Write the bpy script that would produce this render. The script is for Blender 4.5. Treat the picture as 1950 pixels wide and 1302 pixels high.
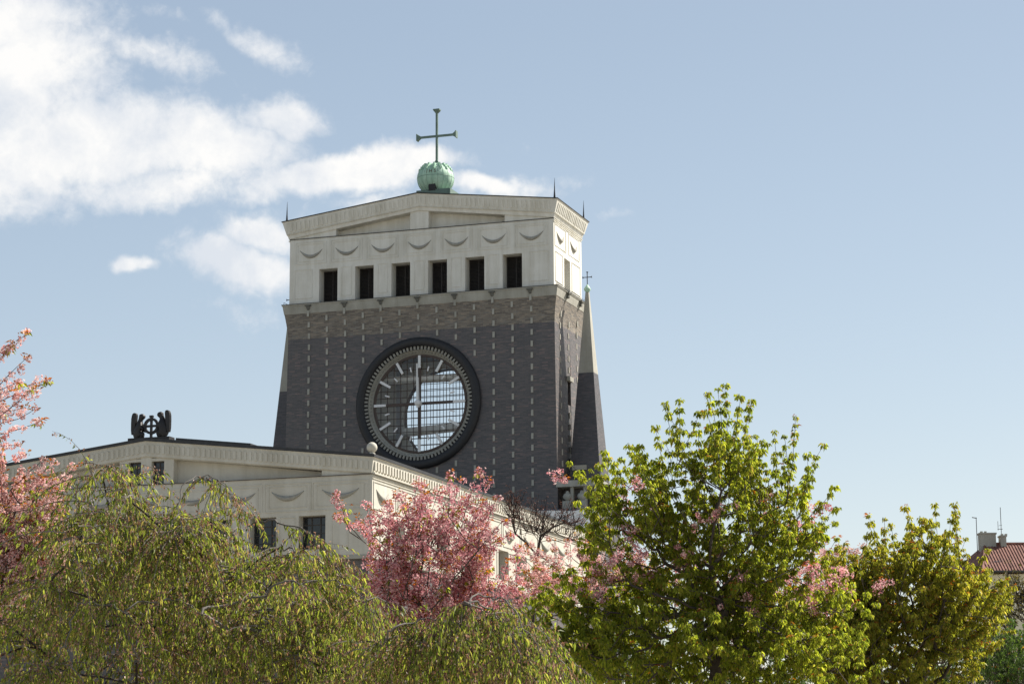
import bpy, math, random
import numpy as np
from mathutils import Vector, Matrix

for o in list(bpy.data.objects): bpy.data.objects.remove(o)
S = bpy.context.scene
COL = S.collection
R_ = math.radians

# ------------------------------------------------------------------ camera
# world frame follows the church: +X along its facade, +Y away from the park, Z up, metres
F_PX = 4520.0
CAM = np.array([0.0, 0.0, 1.7])
ROT = np.array([[0.94707313, 0.06409393, 0.31455438],
                [0.32098504, -0.1750538, -0.93076569],
                [-0.00459249, 0.98247042, -0.18636195]])
cd = bpy.data.cameras.new('camera'); cam = bpy.data.objects.new('camera', cd); COL.objects.link(cam)
M = Matrix.Identity(4)
for i in range(3):
    for j in range(3): M[i][j] = ROT[i, j]
M.translation = Vector(CAM)
cam.matrix_world = M
cd.sensor_width = 36.0; cd.lens = F_PX/1950*36.0
cd.clip_start = 0.5; cd.clip_end = 6000
S.camera = cam

# ------------------------------------------------------------------ light
SUN_AZ, SUN_EL = 46.5, 46.0
sd = bpy.data.lights.new('sun', 'SUN'); sun = bpy.data.objects.new('sun', sd); COL.objects.link(sun)
sd.energy = 5.0; sd.angle = R_(0.5); sd.color = (1.0, 0.94, 0.84)
sv = Vector((math.cos(R_(SUN_EL))*math.cos(R_(SUN_AZ)), math.cos(R_(SUN_EL))*math.sin(R_(SUN_AZ)), math.sin(R_(SUN_EL))))
sun.rotation_euler = (-sv).to_track_quat('-Z', 'Y').to_euler()
sun.location = (60, 60, 120)

W = bpy.data.worlds.new('World'); S.world = W; W.use_nodes = True
def build_world():
    nt = W.node_tree; nt.nodes.clear(); N = nt.nodes; Lk = nt.links
    def mth(op, a, b=None, c=None, clamp=False):
        n = N.new('ShaderNodeMath'); n.operation = op; n.use_clamp = clamp
        for i, x in enumerate((a, b, c)):
            if x is None: continue
            if isinstance(x, (int, float)): n.inputs[i].default_value = x
            else: Lk.new(x, n.inputs[i])
        return n.outputs[0]
    out = N.new('ShaderNodeOutputWorld'); bg = N.new('ShaderNodeBackground')
    sky = N.new('ShaderNodeTexSky'); sky.sky_type = 'NISHITA'; sky.sun_disc = False
    sky.sun_elevation = R_(SUN_EL); sky.sun_rotation = R_(90-SUN_AZ)
    sky.altitude = 250; sky.air_density = SKY_AIR; sky.dust_density = SKY_DUST; sky.ozone_density = SKY_OZ
    tc = N.new('ShaderNodeTexCoord')
    sep = N.new('ShaderNodeSeparateXYZ'); Lk.new(tc.outputs['Generated'], sep.inputs[0])
    az = mth('MULTIPLY', mth('ARCTAN2', sep.outputs[1], sep.outputs[0]), 57.29578)
    el = mth('MULTIPLY', mth('ARCSINE', sep.outputs[2]), 57.29578)
    # warp the cloud banks
    def noise(scale, detail, rough, dist=0.0, off=(0, 0, 0), vec=None):
        mp = N.new('ShaderNodeMapping'); mp.inputs['Location'].default_value = off
        Lk.new(vec or tc.outputs['Generated'], mp.inputs['Vector'])
        n = N.new('ShaderNodeTexNoise'); n.inputs['Scale'].default_value = scale
        n.inputs['Detail'].default_value = detail; n.inputs['Roughness'].default_value = rough
        n.inputs['Distortion'].default_value = dist
        Lk.new(mp.outputs[0], n.inputs['Vector']); return n.outputs['Fac']
    w1 = mth('MULTIPLY', mth('SUBTRACT', noise(22, 4, .6), .5), 2.4)
    w2 = mth('MULTIPLY', mth('SUBTRACT', noise(22, 4, .6, 0, (3, 5, 1)), .5), 1.5)
    azw = mth('ADD', az, w1); elw = mth('ADD', el, w2)
    blobs = [(121.4, 16.9, 2.9, 2.2, 0, 1), (121.22, 14.89, 2.8, 1.2, 0, 1), (118.78, 15.38, 2.5, 1.2, -10, 1), (116.12, 15.33, 2.0, 0.9, -5, 1),
             (114.54, 16.01, 0.99, 0.57, 0, 0.9), (118.13, 17.63, 2.79, 0.45, -18, 0.7), (120.59, 18.36, 2.27, 0.7, 0, 0.8),
             (117.09, 17.3, 1.59, 0.36, -12, 0.6), (113.03, 14.72, 2.75, 0.46, 6, 1), (110.94, 15.05, 1.44, 0.34, 0, 0.8),
             (109.11, 14.43, 1.44, 0.26, -8, 0.85), (120.43, 13.82, 1.44, 0.5, 0, 0.7), (117.4, 14.3, 2.88, 0.55, 5, 0.8),
             (115.45, 12.6, 1.56, 0.55, -8, 1), (114.69, 13.37, 1.04, 0.48, 0, 0.9), (115.23, 11.59, 1.1, 0.5, 0, 0.45),
             (114.83, 17.75, 1.0, 0.42, -25, 0.75), (115.81, 18.21, 0.8, 0.25, -25, 0.5), (118.15, 12.47, 0.58, 0.22, 0, 0.8),
             (107.02, 14.54, 0.79, 0.2, 10, 0.35), (106.38, 13.87, 0.65, 0.18, 0, 0.3), (112.24, 14.1, 1.05, 0.23, 10, 0.6),
             (117.51, 18.46, 0.94, 0.25, -20, 0.4)]
    tot = None
    for a0, e0, sa, se, rot, w in blobs:
        sa *= 1.12; se *= 1.15; w = w*1.22 if w >= .8 else w*1.05
        u = mth('SUBTRACT', a0, azw); v = mth('SUBTRACT', elw, e0)
        c, s = math.cos(R_(rot)), math.sin(R_(rot))
        if rot:
            uu = mth('ADD', mth('MULTIPLY', u, c), mth('MULTIPLY', v, s))
            vv = mth('SUBTRACT', mth('MULTIPLY', v, c), mth('MULTIPLY', u, s))
        else: uu, vv = u, v
        d = mth('ADD', mth('POWER', mth('ABSOLUTE', mth('MULTIPLY', uu, 1/sa)), 2.0), mth('POWER', mth('ABSOLUTE', mth('MULTIPLY', vv, 1/se)), 2.0))
        g = mth('MULTIPLY', mth('EXPONENT', mth('MULTIPLY', d, -1.0)), w)
        tot = g if tot is None else mth('MAXIMUM', tot, g)
    n1 = noise(34, 10, .6, .3, (1, 2, 3)); n2 = noise(110, 8, .65, .3, (7, 1, 0))
    dens = mth('ADD', tot, mth('ADD', mth('MULTIPLY', mth('SUBTRACT', n1, .5), 1.0), mth('MULTIPLY', mth('SUBTRACT', n2, .5), .75)))
    mr = N.new('ShaderNodeMapRange'); mr.interpolation_type = 'SMOOTHSTEP'
    mr.inputs['From Min'].default_value = .25; mr.inputs['From Max'].default_value = .97
    Lk.new(dens, mr.inputs['Value'])
    cov = mth('MULTIPLY', mr.outputs[0], mth('MINIMUM', mth('MULTIPLY', tot, 5.0), 1.0), clamp=True)
    # thick parts: slightly greyer undersides, from a slow noise
    shade = N.new('ShaderNodeMapRange'); shade.inputs['From Min'].default_value = .35; shade.inputs['From Max'].default_value = .62
    Lk.new(noise(30, 8, .62, .2, (4, 4, 9)), shade.inputs['Value'])
    cm = N.new('ShaderNodeMix'); cm.data_type = 'RGBA'
    cm.inputs['A'].default_value = (CLOUD*.73, CLOUD*.77, CLOUD*.83, 1); cm.inputs['B'].default_value = (CLOUD, CLOUD*.985, CLOUD*.96, 1)
    Lk.new(shade.outputs[0], cm.inputs['Factor'])
    gm = N.new('ShaderNodeMix'); gm.data_type = 'RGBA'; gm.blend_type = 'MULTIPLY'; gm.inputs['Factor'].default_value = 1
    gm.inputs['B'].default_value = SKY_TINT
    Lk.new(sky.outputs[0], gm.inputs['A'])
    ad = N.new('ShaderNodeMix'); ad.data_type = 'RGBA'; ad.blend_type = 'ADD'; ad.inputs['Factor'].default_value = 1
    hz = N.new('ShaderNodeMapRange'); hz.inputs['From Min'].default_value = .33; hz.inputs['From Max'].default_value = .95
    hz.inputs['To Min'].default_value = 1.0; hz.inputs['To Max'].default_value = .2; Lk.new(sep.outputs[2], hz.inputs['Value'])
    h2 = N.new('ShaderNodeMapRange'); h2.inputs['From Min'].default_value = .04; h2.inputs['From Max'].default_value = .31
    h2.inputs['To Min'].default_value = .07; h2.inputs['To Max'].default_value = 0.0; Lk.new(sep.outputs[2], h2.inputs['Value'])
    h3 = N.new('ShaderNodeMath'); h3.operation = 'MULTIPLY'; Lk.new(h2.outputs[0], h3.inputs[0]); h3.inputs[1].default_value = 3.6
    Lk.new(mth('ADD', hz.outputs[0], h3.outputs[0]), ad.inputs['Factor']); ad.clamp_factor = False
    ad.inputs['B'].default_value = SKY_HAZE; Lk.new(gm.outputs['Result'], ad.inputs['A']); gm = ad
    mx = N.new('ShaderNodeMix'); mx.data_type = 'RGBA'
    Lk.new(mth('MULTIPLY', cov, .93), mx.inputs['Factor']); Lk.new(gm.outputs['Result'], mx.inputs['A']); Lk.new(cm.outputs['Result'], mx.inputs['B'])
    Lk.new(mx.outputs['Result'], bg.inputs['Color']); bg.inputs['Strength'].default_value = SKY_STR
    Lk.new(bg.outputs[0], out.inputs['Surface'])
SKY_STR = 0.085; SKY_AIR = 1.0; SKY_DUST = 0.6; SKY_OZ = 2.0; CLOUD = 6.8; SKY_TINT = (.75, .6, .45, 1); SKY_HAZE = (1.14, 1.47, 2.03, 1)
build_world()
S.view_settings.view_transform = 'Standard'; S.view_settings.look = 'None'
S.view_settings.gamma = 1; S.view_settings.exposure = 0.85
S.render.resolution_x = 1024; S.render.resolution_y = 683
S.cycles.max_bounces = 8; S.cycles.transparent_max_bounces = 12

# ------------------------------------------------------------------ helpers
def at(px, py, dist):
    """a point dist metres out along the line of sight that the photo shows at px, py"""
    r = ROT @ np.array([px-975.0, 651.0-py, -F_PX])
    return CAM + r/F_PX*dist

def tag(o, label=None, cat=None, group=None, kind=None):
    if label: o['label'] = label
    if cat: o['category'] = cat
    if group: o['group'] = group
    if kind: o['kind'] = kind
    return o

def empty(name, loc, label, cat, group=None):
    o = bpy.data.objects.new(name, None); COL.objects.link(o); o.location = loc
    o.empty_display_size = .3
    return tag(o, label, cat, group)

def origin_of(p):
    v = Vector((0, 0, 0))
    while p is not None: v += p.location; p = p.parent
    return v

def raw_mesh(name, V, F, mat, parent=None, smooth=False, uv=True):
    """V (n,3) world coordinates, F list of index tuples or an (m,k) array"""
    V = np.asarray(V, dtype=np.float64).reshape(-1, 3)
    org = np.array(origin_of(parent)) if parent else np.zeros(3)
    me = bpy.data.meshes.new(name)
    if isinstance(F, np.ndarray):
        m, k = F.shape
        tot = np.full(m, k, dtype=np.int32); idx = F.astype(np.int32).ravel()
    else:
        m = len(F); tot = np.array([len(f) for f in F], dtype=np.int32)
        idx = np.array([i for f in F for i in f], dtype=np.int32)
    me.vertices.add(len(V)); me.vertices.foreach_set('co', (V-org).astype(np.float32).ravel())
    me.loops.add(len(idx)); me.loops.foreach_set('vertex_index', idx)
    start = np.concatenate([[0], np.cumsum(tot)[:-1]]).astype(np.int32)
    me.polygons.add(m); me.polygons.foreach_set('loop_start', start)
    try: me.polygons.foreach_set('loop_total', tot)
    except Exception: pass
    me.polygons.foreach_set('use_smooth', np.full(m, bool(smooth)))
    me.update(calc_edges=True); me.validate()
    if uv and m:
        nrm = np.empty(len(me.polygons)*3, dtype=np.float32); me.polygons.foreach_get('normal', nrm); nrm = np.abs(nrm.reshape(-1, 3))
        lt = np.empty(len(me.polygons), dtype=np.int32); me.polygons.foreach_get('loop_total', lt)
        vi = np.empty(len(me.loops), dtype=np.int32); me.loops.foreach_get('vertex_index', vi)
        dom = np.repeat(np.argmax(nrm, axis=1), lt); P = V[vi]
        u = np.where(dom == 0, P[:, 1], P[:, 0]); w = np.where(dom == 2, P[:, 1], P[:, 2])
        ul = me.uv_layers.new(name='uv'); ul.data.foreach_set('uv', np.stack([u, w], 1).astype(np.float32).ravel())
    me.materials.append(mat)
    o = bpy.data.objects.new(name, me); COL.objects.link(o)
    if parent: o.parent = parent
    return o

class MB:
    def __init__(s): s.v = []; s.f = []
    def add(s, pts, faces):
        b = len(s.v); s.v += [tuple(float(c) for c in p) for p in pts]; s.f += [tuple(b+i for i in f) for f in faces]; return s
    def box(s, x0, x1, y0, y1, z0, z1):
        P = [(x, y, z) for z in (z0, z1) for y in (y0, y1) for x in (x0, x1)]
        return s.add(P, [(0, 2, 3, 1), (4, 5, 7, 6), (0, 1, 5, 4), (2, 6, 7, 3), (0, 4, 6, 2), (1, 3, 7, 5)])
    def hexa(s, P):
        """8 points: bottom loop 0-3, top loop 4-7"""
        return s.add(P, [(3, 2, 1, 0), (4, 5, 6, 7), (0, 1, 5, 4), (1, 2, 6, 5), (2, 3, 7, 6), (3, 0, 4, 7)])
    def loft(s, rings, cap=True, closed=True):
        n = len(rings[0]); b = len(s.v)
        s.v += [tuple(float(c) for c in p) for r in rings for p in r]
        for k in range(len(rings)-1):
            for i in range(n if closed else n-1):
                j = (i+1) % n
                s.f.append((b+k*n+i, b+k*n+j, b+(k+1)*n+j, b+(k+1)*n+i))
        if cap:
            s.f.append(tuple(b+i for i in reversed(range(n)))); s.f.append(tuple(b+(len(rings)-1)*n+i for i in range(n)))
        return s
    def tube(s, pts, rad, k=6, cap=True):
        pts = [np.array(p, float) for p in pts]; n = len(pts)
        if not hasattr(rad, '__len__'): rad = [rad]*n
        t0 = pts[1]-pts[0]; up = np.array([0, 0, 1.]) if abs(t0[2]) < .9*np.linalg.norm(t0) else np.array([1., 0, 0])
        rings = []
        for i in range(n):
            t = pts[min(i+1, n-1)]-pts[max(i-1, 0)]; t = t/(np.linalg.norm(t)+1e-9)
            a = np.cross(t, up); a /= np.linalg.norm(a)+1e-9; b = np.cross(t, a); up = np.cross(a, t)
            rings.append([pts[i]+rad[i]*(a*math.cos(q)+b*math.sin(q)) for q in [2*math.pi*j/k for j in range(k)]])
        return s.loft(rings, cap)
    def lathe_y(s, cx, cz, prof, n=64, closed=False):
        """profile of (radius, y) turned about the Y axis"""
        rings = [[(cx+r*math.sin(2*math.pi*i/n), y, cz+r*math.cos(2*math.pi*i/n)) for i in range(n)] for r, y in prof]
        if closed: rings.append(rings[0])
        return s.loft(rings, cap=False)
    def lathe_z(s, cx, cy, prof, n=24, cap=True):
        rings = [[(cx+r*math.cos(2*math.pi*i/n), cy+r*math.sin(2*math.pi*i/n), z) for i in range(n)] for r, z in prof]
        return s.loft(rings, cap)
    def build(s, name, mat, parent=None, smooth=False, bevel=0, label=None):
        o = raw_mesh(name, np.array(s.v), s.f, mat, parent, smooth)
        if bevel:
            m = o.modifiers.new('bevel', 'BEVEL'); m.width = bevel; m.segments = 2; m.limit_method = 'ANGLE'
        if label: o['label'] = label
        return o

# ------------------------------------------------------------------ materials
def newmat(name):
    m = bpy.data.materials.new(name); m.use_nodes = True; nt = m.node_tree
    return m, nt, nt.nodes['Principled BSDF'], nt.nodes['Material Output']
def ramp(nt, fac, stops):
    r = nt.nodes.new('ShaderNodeValToRGB'); e = r.color_ramp.elements
    while len(e) < len(stops): e.new(.5)
    for i, (p, c) in enumerate(stops): e[i].position = p; e[i].color = (*c, 1)
    nt.links.new(fac, r.inputs[0]); return r.outputs[0]
def noise_n(nt, vec, scale, detail=5, rough=.55, mapping=None):
    if mapping:
        mp = nt.nodes.new('ShaderNodeMapping'); mp.inputs['Scale'].default_value = mapping; nt.links.new(vec, mp.inputs[0]); vec = mp.outputs[0]
    n = nt.nodes.new('ShaderNodeTexNoise'); n.inputs['Scale'].default_value = scale; n.inputs['Detail'].default_value = detail
    n.inputs['Roughness'].default_value = rough; nt.links.new(vec, n.inputs['Vector']); return n.outputs['Fac']
def mixc(nt, fac, a, b, mode='MIX'):
    m = nt.nodes.new('ShaderNodeMix'); m.data_type = 'RGBA'; m.blend_type = mode
    for k, x in (('Factor', fac), ('A', a), ('B', b)):
        if isinstance(x, (int, float)): m.inputs[k].default_value = x
        elif isinstance(x, tuple): m.inputs[k].default_value = (*x, 1)
        else: nt.links.new(x, m.inputs[k])
    return m.outputs['Result']
def bump(nt, b, h, strength=.3, dist=.02):
    n = nt.nodes.new('ShaderNodeBump'); n.inputs['Strength'].default_value = strength; n.inputs['Distance'].default_value = dist
    nt.links.new(h, n.inputs['Height']); nt.links.new(n.outputs[0], b.inputs['Normal'])
def coords(nt, which='Object'):
    return nt.nodes.new('ShaderNodeTexCoord').outputs[which]

def m_plaster(name, c1, c2, streak=.5):
    m, nt, b, _ = newmat(name); v = coords(nt)
    n = noise_n(nt, v, .55, 7, .68); n2 = noise_n(nt, v, 1.1, 5, .65, (1.6, 1.6, .16)); n3 = noise_n(nt, v, 14, 3, .5)
    c = ramp(nt, n, [(.3, c2), (.62, c1)])
    st = ramp(nt, n2, [(.40, (.68, .66, .60)), (.58, (1, 1, 1))])
    c = mixc(nt, streak, c, mixc(nt, 1.0, c, st, 'MULTIPLY'))
    c = mixc(nt, .25, c, mixc(nt, 1.0, c, ramp(nt, n3, [(.3, (.82, .82, .8)), (.6, (1, 1, 1))]), 'MULTIPLY'))
    nt.links.new(c, b.inputs['Base Color']); b.inputs['Roughness'].default_value = .85
    bump(nt, b, n3, .25, .01); return m
def m_brick(name, cols, mortar, spread, rough=.5, spec=.5):
    m, nt, b, _ = newmat(name); uv = coords(nt, 'UV')
    br = nt.nodes.new('ShaderNodeTexBrick'); nt.links.new(uv, br.inputs['Vector'])
    br.inputs['Scale'].default_value = 1; br.inputs['Brick Width'].default_value = .44; br.inputs['Row Height'].default_value = .11
    br.inputs['Mortar Size'].default_value = .012; br.inputs['Color1'].default_value = (0, 0, 0, 1); br.inputs['Color2'].default_value = (1, 1, 1, 1)
    br.inputs['Mortar'].default_value = (.5, .5, .5, 1)
    c = ramp(nt, br.outputs['Color'], cols)
    n1 = noise_n(nt, uv, 1.6, 7, .75, (.8, 5.5, 1)); n2 = noise_n(nt, uv, .35, 4, .6)
    c = mixc(nt, spread, c, mixc(nt, 1.0, c, ramp(nt, n1, [(.30, (.45, .43, .42)), (.5, (1, 1, 1)), (.68, (1.9, 1.8, 1.7))]), 'MULTIPLY'))
    c = mixc(nt, .6, c, mixc(nt, 1.0, c, ramp(nt, n2, [(.3, (.75, .75, .78)), (.7, (1.2, 1.18, 1.15))]), 'MULTIPLY'))
    c = mixc(nt, br.outputs['Fac'], c, mortar)
    nt.links.new(c, b.inputs['Base Color']); b.inputs['Roughness'].default_value = rough; b.inputs['Specular IOR Level'].default_value = spec
    inv = nt.nodes.new('ShaderNodeInvert'); nt.links.new(br.outputs['Fac'], inv.inputs['Color'])
    bump(nt, b, inv.outputs[0], .4, .012); return m
def m_plain(name, col, rough=.6, metal=0, var=.2, scale=3.0, spec=.5):
    m, nt, b, _ = newmat(name); v = coords(nt)
    n = noise_n(nt, v, scale, 5, .6)
    c = mixc(nt, 1.0, col, ramp(nt, n, [(.25, (1-var,)*3), (.75, (1+var,)*3)]), 'MULTIPLY')
    nt.links.new(c, b.inputs['Base Color']); b.inputs['Roughness'].default_value = rough; b.inputs['Metallic'].default_value = metal
    b.inputs['Specular IOR Level'].default_value = spec
    return m
def m_leaf(name, stops, trans, tmix=.45, nscale=1.2, rough=.45, spec=.35):
    """thin leaf or petal: each one its own tone, light comes through it"""
    m, nt, b, out = newmat(name)
    g = nt.nodes.new('ShaderNodeNewGeometry')
    c = ramp(nt, g.outputs['Random Per Island'], stops)
    n = noise_n(nt, coords(nt), nscale, 4, .65)
    c = mixc(nt, 1.0, c, ramp(nt, n, [(.3, (.62, .66, .62)), (.7, (1.32, 1.28, 1.2))]), 'MULTIPLY')
    nt.links.new(c, b.inputs['Base Color']); b.inputs['Roughness'].default_value = rough; b.inputs['Specular IOR Level'].default_value = spec
    t = nt.nodes.new('ShaderNodeBsdfTranslucent'); nt.links.new(mixc(nt, 1.0, c, trans, 'MULTIPLY'), t.inputs['Color'])
    mx = nt.nodes.new('ShaderNodeMixShader'); mx.inputs[0].default_value = tmix
    nt.links.new(b.outputs[0], mx.inputs[1]); nt.links.new(t.outputs[0], mx.inputs[2]); nt.links.new(mx.outputs[0], out.inputs['Surface'])
    return m
def m_glass(name, tint=(.97, .98, .985)):
    m, nt, b, out = newmat(name); nt.nodes.remove(b)
    tr = nt.nodes.new('ShaderNodeBsdfTransparent'); tr.inputs[0].default_value = (*tint, 1)
    gl = nt.nodes.new('ShaderNodeBsdfGlossy'); gl.inputs['Roughness'].default_value = .03
    fr = nt.nodes.new('ShaderNodeFresnel'); fr.inputs['IOR'].default_value = 1.5
    mx = nt.nodes.new('ShaderNodeMixShader'); nt.links.new(fr.outputs[0], mx.inputs[0]); nt.links.new(tr.outputs[0], mx.inputs[1]); nt.links.new(gl.outputs[0], mx.inputs[2])
    nt.links.new(mx.outputs[0], out.inputs['Surface']); return m

PLA = m_plaster('white_plaster', (.76, .745, .685), (.67, .65, .58), .36)
PLB = m_plaster('weathered_plaster', (.60, .575, .505), (.52, .49, .42), .32)
STONE = m_plaster('pale_stone', (.42, .41, .36), (.33, .32, .28), .4)
SHADE_PLA = m_plain('shade_toned_plaster', (.30, .29, .255), .9, 0, .2, 4)  # darkened plaster: relief shading put into the base colour
DKB = m_brick('dark_brick', [(0, (.044, .039, .042)), (.5, (.068, .059, .060)), (.85, (.09, .073, .07)), (1, (.15, .10, .09))], (.085, .078, .075), .7, .56, .95)
DOB = m_brick('obelisk_brick', [(0, (.022, .019, .023)), (.5, (.034, .030, .035)), (.85, (.046, .039, .044)), (1, (.07, .05, .055))], (.05, .046, .05), .6, .56, .95)
BRB = m_brick('brown_brick', [(0, (.10, .08, .065)), (.4, (.165, .138, .108)), (.8, (.235, .195, .15)), (1, (.15, .14, .125))], (.19, .18, .155), .9, .6, .7)
RNG = m_plain('black_brick_ring', (.018, .018, .02), .6, 0, .35, 5)
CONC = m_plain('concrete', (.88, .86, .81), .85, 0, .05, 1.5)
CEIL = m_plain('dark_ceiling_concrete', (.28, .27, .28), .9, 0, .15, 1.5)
DARKM = m_plain('dark_sheet_metal', (.035, .035, .037), .5, .3, .3)
GREYM = m_plain('grey_sheet_metal', (.22, .25, .28), .45, .5, .2)
RUST = m_plain('brown_painted_steel', (.075, .052, .042), .6, .1, .2)
WHITEP = m_plain('white_enamel', (.78, .78, .77), .4, 0, .05)
SPOUT = m_plain('dark_grey_stone', (.12, .12, .105), .8, 0, .3, 4)  # even dark grey over slab and spout
COPPER = None
def mk_copper():
    m, nt, b, _ = newmat('green_copper'); v = coords(nt)
    n = noise_n(nt, v, 1.2, 7, .65, (1.5, 1.5, .5)); n2 = noise_n(nt, v, 6, 5, .7)
    c = ramp(nt, n, [(.28, (.27, .44, .32)), (.5, (.38, .58, .45)), (.7, (.50, .68, .54))])
    c = mixc(nt, .5, c, mixc(nt, 1.0, c, ramp(nt, n2, [(.35, (.72, .72, .68)), (.55, (1, 1, 1))]), 'MULTIPLY'))
    nt.links.new(c, b.inputs['Base Color']); b.inputs['Roughness'].default_value = .65; return m
COPPER = mk_copper()
COPD = m_plain('dark_green_copper', (.13, .19, .16), .6, .05, .25, 2)
BLACK = m_plain('black_bronze', (.018, .016, .017), .5, .2, .3, 2)
LOUV = m_plain('dark_louvre_wood', (.05, .044, .04), .7, 0, .25, 4)
DGLASS = m_plain('dark_window_glass', (.015, .018, .022), .08, 0, .1, 2)
GLASS = m_glass('clear_glass')
BARK = m_plain('bark', (.075, .058, .048), .9, 0, .45, 9)
BARKG = m_plain('grey_bark', (.15, .135, .12), .9, 0, .4, 9)
BARKD = m_plain('dark_bark', (.04, .028, .024), .9, 0, .4, 9)
#SECTION_CHURCH

H = 1.7
X0 = -63.27
church = empty('church', (X0, 165.0, 0.0), 'large white and dark brick church with glass clock in its broad slab tower', 'church')
TY = 165.15                      # plane of the tower front
ZC = 28.86 + H                   # centre of the clock
def tower_half(z):               # half width of the brick body
    z -= H
    if z < 33.5: return 10.78 + (33.5-z)*.012
    if z < 34.4: return 10.78 + (z-33.5)*.03
    return 10.807 + (z-34.4)**1.5*.085
def tower_front(z): 
    z -= H
    return TY if z < 34.4 else TY-(z-34.4)**1.5*.085
TYB = 172.35
def outline_hit(a, quad):
    d = np.array([math.sin(a), math.cos(a)]); c = np.array([X0, ZC]); best = None
    for i in range(4):
        p = np.array(quad[i]); q = np.array(quad[(i+1) % 4]); e = q-p
        den = d[0]*e[1]-d[1]*e[0]
        if abs(den) < 1e-9: continue
        w = p-c; t = (w[0]*e[1]-w[1]*e[0])/den; u = (w[0]*d[1]-w[1]*d[0])/den
        if t > 0 and -1e-6 <= u <= 1+1e-6 and (best is None or t < best): best = t
    return c+d*best
def holed_wall(mb, zb, zt, y, r, flip=False):
    quad = [(X0-tower_half(zb), zb), (X0+tower_half(zb), zb), (X0+tower_half(zt), zt), (X0-tower_half(zt), zt)]
    angs = [2*math.pi*i/96 for i in range(96)] + [math.atan2(p[0]-X0, p[1]-ZC) % (2*math.pi) for p in quad]
    angs = sorted(angs); n = len(angs)
    P = []
    for a in angs:
        P.append((X0+r*math.sin(a), y, ZC+r*math.cos(a))); o = outline_hit(a, quad); P.append((o[0], y, o[1]))
    F = []
    for i in range(n):
        j = (i+1) % n; f = (2*i, 2*i+1, 2*j+1, 2*j)
        F.append(f if flip else tuple(reversed(f)))
    mb.add(P, F)
ZB, ZM, ZT = 14.0, 34.4+H, 36.35+H
m = MB()
holed_wall(m, ZB, ZM, TY, 4.35)
# side faces with an opening each, back face with a hole
for s in (-1, 1):
    y0, y1, z0, z1 = 168.1, 168.9, 28.6+H, 30.4+H
    for (ya, yb, za, zb) in [(TY, y0, ZB, ZM), (y1, TYB, ZB, ZM), (y0, y1, ZB, z0), (y0, y1, z1, ZM)]:
        P = [(X0+s*tower_half(za), ya, za), (X0+s*tower_half(za), yb, za), (X0+s*tower_half(zb), yb, zb), (X0+s*tower_half(zb), ya, zb)]
        m.add(P, [(0, 1, 2, 3) if s > 0 else (3, 2, 1, 0)])
holed_wall(m, ZB, ZM, TYB, 3.9, True)
tower = m.build('tower_wall', DKB, church)
m = MB()
N_ = 7
rings = []
for i in range(N_):
    z = ZM + (ZT-ZM)*i/(N_-1); h = tower_half(z); y = tower_front(z); yb = TYB + (TY-y)
    rings.append([(X0-h, y, z), (X0+h, y, z), (X0+h, yb, z), (X0-h, yb, z)])
m.loft(rings, cap=False)
m.build('upper_brick_band', BRB, church, label='lighter brown brick band flaring out under the ledge')
# interior shell (concrete)
m = MB()
holed_wall(m, ZB, ZM, TY+.75, 3.72, True); holed_wall(m, ZB, ZM, TYB-.75, 3.72)
for s in (-1, 1):
    m.box(X0+s*9.9-.2, X0+s*9.9+.2, TY+.76, TYB-.76, ZB, ZM)
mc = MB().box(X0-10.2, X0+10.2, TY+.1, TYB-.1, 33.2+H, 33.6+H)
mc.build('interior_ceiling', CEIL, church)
m.box(X0-9.7, X0+9.7, TY+.76, TYB-.76, 23.6+H, 23.9+H)  # unseen floor, raised to bounce sunlight up inside the tower
m.build('interior_shell', CONC, church)
m = MB()
# ramp that climbs across the inside of the tower
def slab(xa, za, xb, zb, y0, y1, t):
    m.hexa([(xa, y0, za), (xb, y0, zb), (xb, y1, zb), (xa, y1, za), (xa, y0, za+t), (xb, y0, zb+t), (xb, y1, zb+t), (xa, y1, za+t)])
slab(X0-9.6, 27.0+H, X0+9.6, 28.0+H, 169.9, 171.4, .45)
slab(X0-9.6, 31.1+H, X0+9.6, 30.9+H, 167.2, 168.6, .35)
m.build('interior_ramp', CONC, church)
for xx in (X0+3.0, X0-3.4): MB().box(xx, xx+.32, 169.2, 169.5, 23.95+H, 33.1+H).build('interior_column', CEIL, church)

# ledge on top of the brick
m = MB()
def ring_rect(h, y, yb, z): return [(X0-h, y, z), (X0+h, y, z), (X0+h, yb, z), (X0-h, yb, z)]
hf, yf = tower_half(ZT), tower_front(ZT)
m.loft([ring_rect(hf+.02, yf-.02, TYB+TY-yf+.02, ZT), ring_rect(hf+.12, yf-.12, TYB+TY-yf+.12, ZT+.62), ring_rect(hf+.17, yf-.17, TYB+TY-yf+.17, ZT+.66), ring_rect(hf+.17, yf-.17, TYB+TY-yf+.17, ZT+.74)])
m.build('stone_ledge', STONE, church)
m = MB(); q = hf+.20; a = yf-.20; b_ = TYB+TY-yf+.20; z = ZT+.742
m.box(X0-q, X0+q, a, b_, z, z+.035)
m.build('ledge_flashing', DARKM, church)
m = MB(); zr = z+.22
for s in (-1, 1):
    m = MB().tube([(X0+s*(hf+.05), yf-.03, zr), (X0+s*(hf+.05), b_-.2, zr)], .018, 5)
    for y in (yf-.03, 168.6, b_-.2): m.tube([(X0+s*(hf+.05), y, z), (X0+s*(hf+.05), y, zr)], .018, 5)
    m.build('ledge_rail', DARKM, church)

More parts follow.
